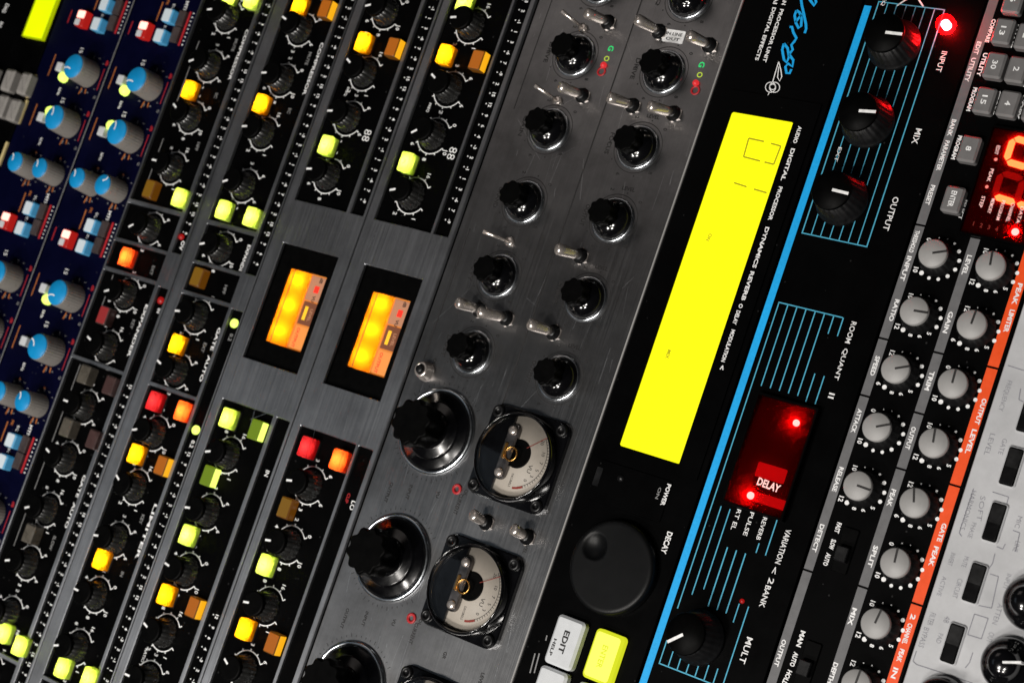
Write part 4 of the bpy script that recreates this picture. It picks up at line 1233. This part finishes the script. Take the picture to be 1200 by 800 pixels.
# seven segment display
dz = 1.2
dx0, dx1 = P(1165, 150, dz)[0], P(1132, 268, dz)[0]
dy0 = P(1165, 150, dz)[1]
u.build('display_frame', plate(dx0 - 0.6, dx1 + 2.1, dy0 - 0.6, 177.6, [(dx0, dx1 + 1.5, dy0, 177.0)], 0.02, 2.4), 'black_gloss_panel')  # rim raised to hold in the light of the digits
ds = u.build('digit_display', MB().box(dx0, dx1 + 1.5, dy0, 177.0, 0.02, dz, 0.3), 'red_window')
u.build('halo_filter', MB().add([(dx0, dy0, 2.2), (dx1 + 1.5, dy0, 2.2), (dx1 + 1.5, 177.0, 2.2), (dx0, 177.0, 2.2)], [(0, 1, 2, 3)]), 'halo_filter', parent=ds)  # sheet added above the digits to blur a glow around them
def seg7(cx, cy, w_, h_, on, dim):
    """digit upright in the rack: w_ along x, h_ along y"""
    t = 2.2
    g = 0.25
    sl = 0.12
    S7 = {'a': ((-1, 1), (1, 1)), 'g': ((-1, 0), (1, 0)), 'd': ((-1, -1), (1, -1)), 'f': ((-1, 0), (-1, 1)), 'b': ((1, 0), (1, 1)), 'e': ((-1, -1), (-1, 0)), 'c': ((1, -1), (1, 0))}
    for k, (a, b) in S7.items():
        mtl = 'segment_lit' if k in on else ('segment_dim' if k in dim else None)
        if not mtl:
            continue
        p = np.array([cx + a[0] * w_ / 2 + sl * a[1] * h_ / 2, cy + a[1] * h_ / 2])
        q = np.array([cx + b[0] * w_ / 2 + sl * b[1] * h_ / 2, cy + b[1] * h_ / 2])
        t_ = (q - p) / np.linalg.norm(q - p)
        n_ = np.array([-t_[1], t_[0]]) * t / 2
        p2, q2 = p + t_ * g, q - t_ * g
        e = t_ * t / 2
        u.build('segment', MB().poly([tuple(p2), tuple(p2 + e - n_), tuple(q2 - e - n_), tuple(q2), tuple(q2 - e + n_), tuple(p2 + e + n_)], dz + 0.02, dz + 0.12), mtl, parent=ds)
cx, cy = P(1197, 181, dz)
seg7(cx, cy + 3.5, 8.2, 15.5, 'abcdef', 'g')
cx2, cy2 = P(1183, 222, dz)
seg7(cx2, cy2 + 3.5, 8.2, 15.5, 'bc', 'adefg')
for s, a, b in (('EDIT', (1171, 171), (1166.5, 181)), ('PEAK', (1163, 198), (1158, 213)), ('STEP', (1153, 230), (1148.5, 243)), ('MEMORY', (1164.5, 233), (1158.5, 250)), ('PROGRAM', (1176, 235), (1169.5, 258)),
                ('CHANNEL', (1187, 238), (1181, 260)), ('DATA', (1198, 242), (1193, 262))):
    T(u, s, a, b, 1.2, 'red_print_lit', 2.26, bold=0.01)
for (px, py) in ((1167, 187), (1156.5, 219)):
    x, y = P(px, py, dz)
    u.build('display_dot', MB().disc(x, y, 0.6, dz + 0.06), 'red_print_lit', parent=ds)
x, y = P(1189, 271, 2.0)
u.build('display_led', MB().lathe([(1.2, 1.0), (1.2, 1.4), (0.8, 1.7), (0.01, 1.9)], 18, cx=x, cy=y), 'led_red', parent=ds, at=(x, y))
for i in range(4):
    x, y = P(1141 + 9 * i, 262 + 2.2 * i, dz)
    TM_(u, ('1', '2', '3', '4')[i], x, y, 1.5, 'print_grey', dz + 0.06, rz=math.pi / 2)

# ================================================================== silver unit
u = Unit('preamp_unit', 181.3, 262.0, 'pale silver unit at the right edge with black rocker switches and glossy black knobs', 'rack unit')
panel(u, 'silver_panel', 0.6, 3.6, 0.1)
for (px, py) in ((1186, 547), (1166, 612), (1142.5, 683), (1117, 754), (1206, 485), (1092, 826)):
    x, y = P(px, py, 0.6)
    sw = u.build('rocker_switch', MB().rrect(x, y, 13.0, 5.6, 1.0, 0.55, 1.3, 0.3), 'silver_panel')
    u.build('rocker_well', MB().rrect(x, y, 12.2, 4.8, 0.7, 1.3, 1.36, 0.03), 'black_matte', parent=sw)
    v = MB().add([(x - 5.6, y - 2.0, 1.3), (x + 5.6, y - 2.0, 1.3), (x + 5.6, y + 2.0, 1.3), (x - 5.6, y + 2.0, 1.3), (x - 5.6, y - 2.0, 1.6), (x - 5.6, y + 2.0, 1.6), (x + 0.3, y - 2.0, 1.5), (x + 0.3, y + 2.0, 1.5), (x + 5.6, y - 2.0, 2.6), (x + 5.6, y + 2.0, 2.6)],
                 [(4, 6, 7, 5), (6, 8, 9, 7), (0, 1, 8, 6, 4), (3, 5, 7, 9, 2), (1, 2, 9, 8), (0, 4, 5, 3)])
    u.build('rocker', v, 'black_plastic', parent=sw)
for (px, py, a) in ((1209, 707, -5), (1183, 779, 0), (1104, 824, 0), (1160, 842, 0)):
    x, y = P(px, py, 1)
    knob(u, 'dome', x, y, img_ang((px - 8, py - 6), a), 0.6)
zs = 0.66
for s, a, b, h in (('FREQUENCY', (1183, 446), (1172, 481), 1.8), ('LEVEL', (1163, 508), (1156, 533), 1.6), ('GATE', (1178, 514), (1172, 532), 1.5), ('HARMONICS', (1142, 575), (1127, 620), 1.6), ('SOFT', (1152, 581), (1147, 610), 1.6),
                   ('PHASE', (1141, 612), (1137, 630), 1.4), ('INVERT', (1118, 648), (1112, 662), 1.5), ('MUTE', (1133, 652), (1129, 664), 1.5), ('ACTIVE', (1106, 675), (1101, 698), 1.4), ('CIRCUIT', (1126, 678), (1118, 700), 1.6),
                   ('FILTER', (1094, 718), (1089, 732), 1.7), ('BYPASS', (1086, 735), (1079, 758), 1.7), ('PAD', (1103, 742), (1099, 753), 1.5), ('48', (1111, 722), (1108, 729), 1.8), ('IN', (1192, 540), (1189, 548), 1.4),
                   ('ATTEN', (1172, 707), (1166, 731), 1.6), ('OUT', (1163, 741), (1158, 752), 1.7), ('MIC', (1196, 605), (1191, 618), 1.5), ('INPUT', (1182, 672), (1178, 690), 1.4), ('LINE', (1193, 634), (1189, 646), 1.5)):
    T(u, s, a, b, h, 'print_faint', zs, bold=-0.01)
def fl(*pts, wd=0.28):
    for a, b in zip(pts[:-1], pts[1:]):
        line(u, a, b, wd, 'print_faint', zs)
fl((1181, 428), (1200, 434))
fl((1196, 455), (1194, 468), (1200, 471))
fl((1141, 572), (1124, 624), (1127, 628))
fl((1163, 576), (1182, 582), (1178, 596))
fl((1168, 640), (1175, 643), (1178, 637))
fl((1142, 719), (1158, 724), (1150, 748), (1134, 743), (1142, 719))
fl((1074, 762), (1070, 774), (1074, 778), (1105, 788), (1140, 800))
fl((1160, 672), (1170, 675), (1162, 712), (1147, 709))
fl((1140, 764), (1136, 776), (1131, 782))
fl((1187, 621), (1195, 624), (1190, 646))
fl((1166, 648), (1163, 660), (1157, 668))
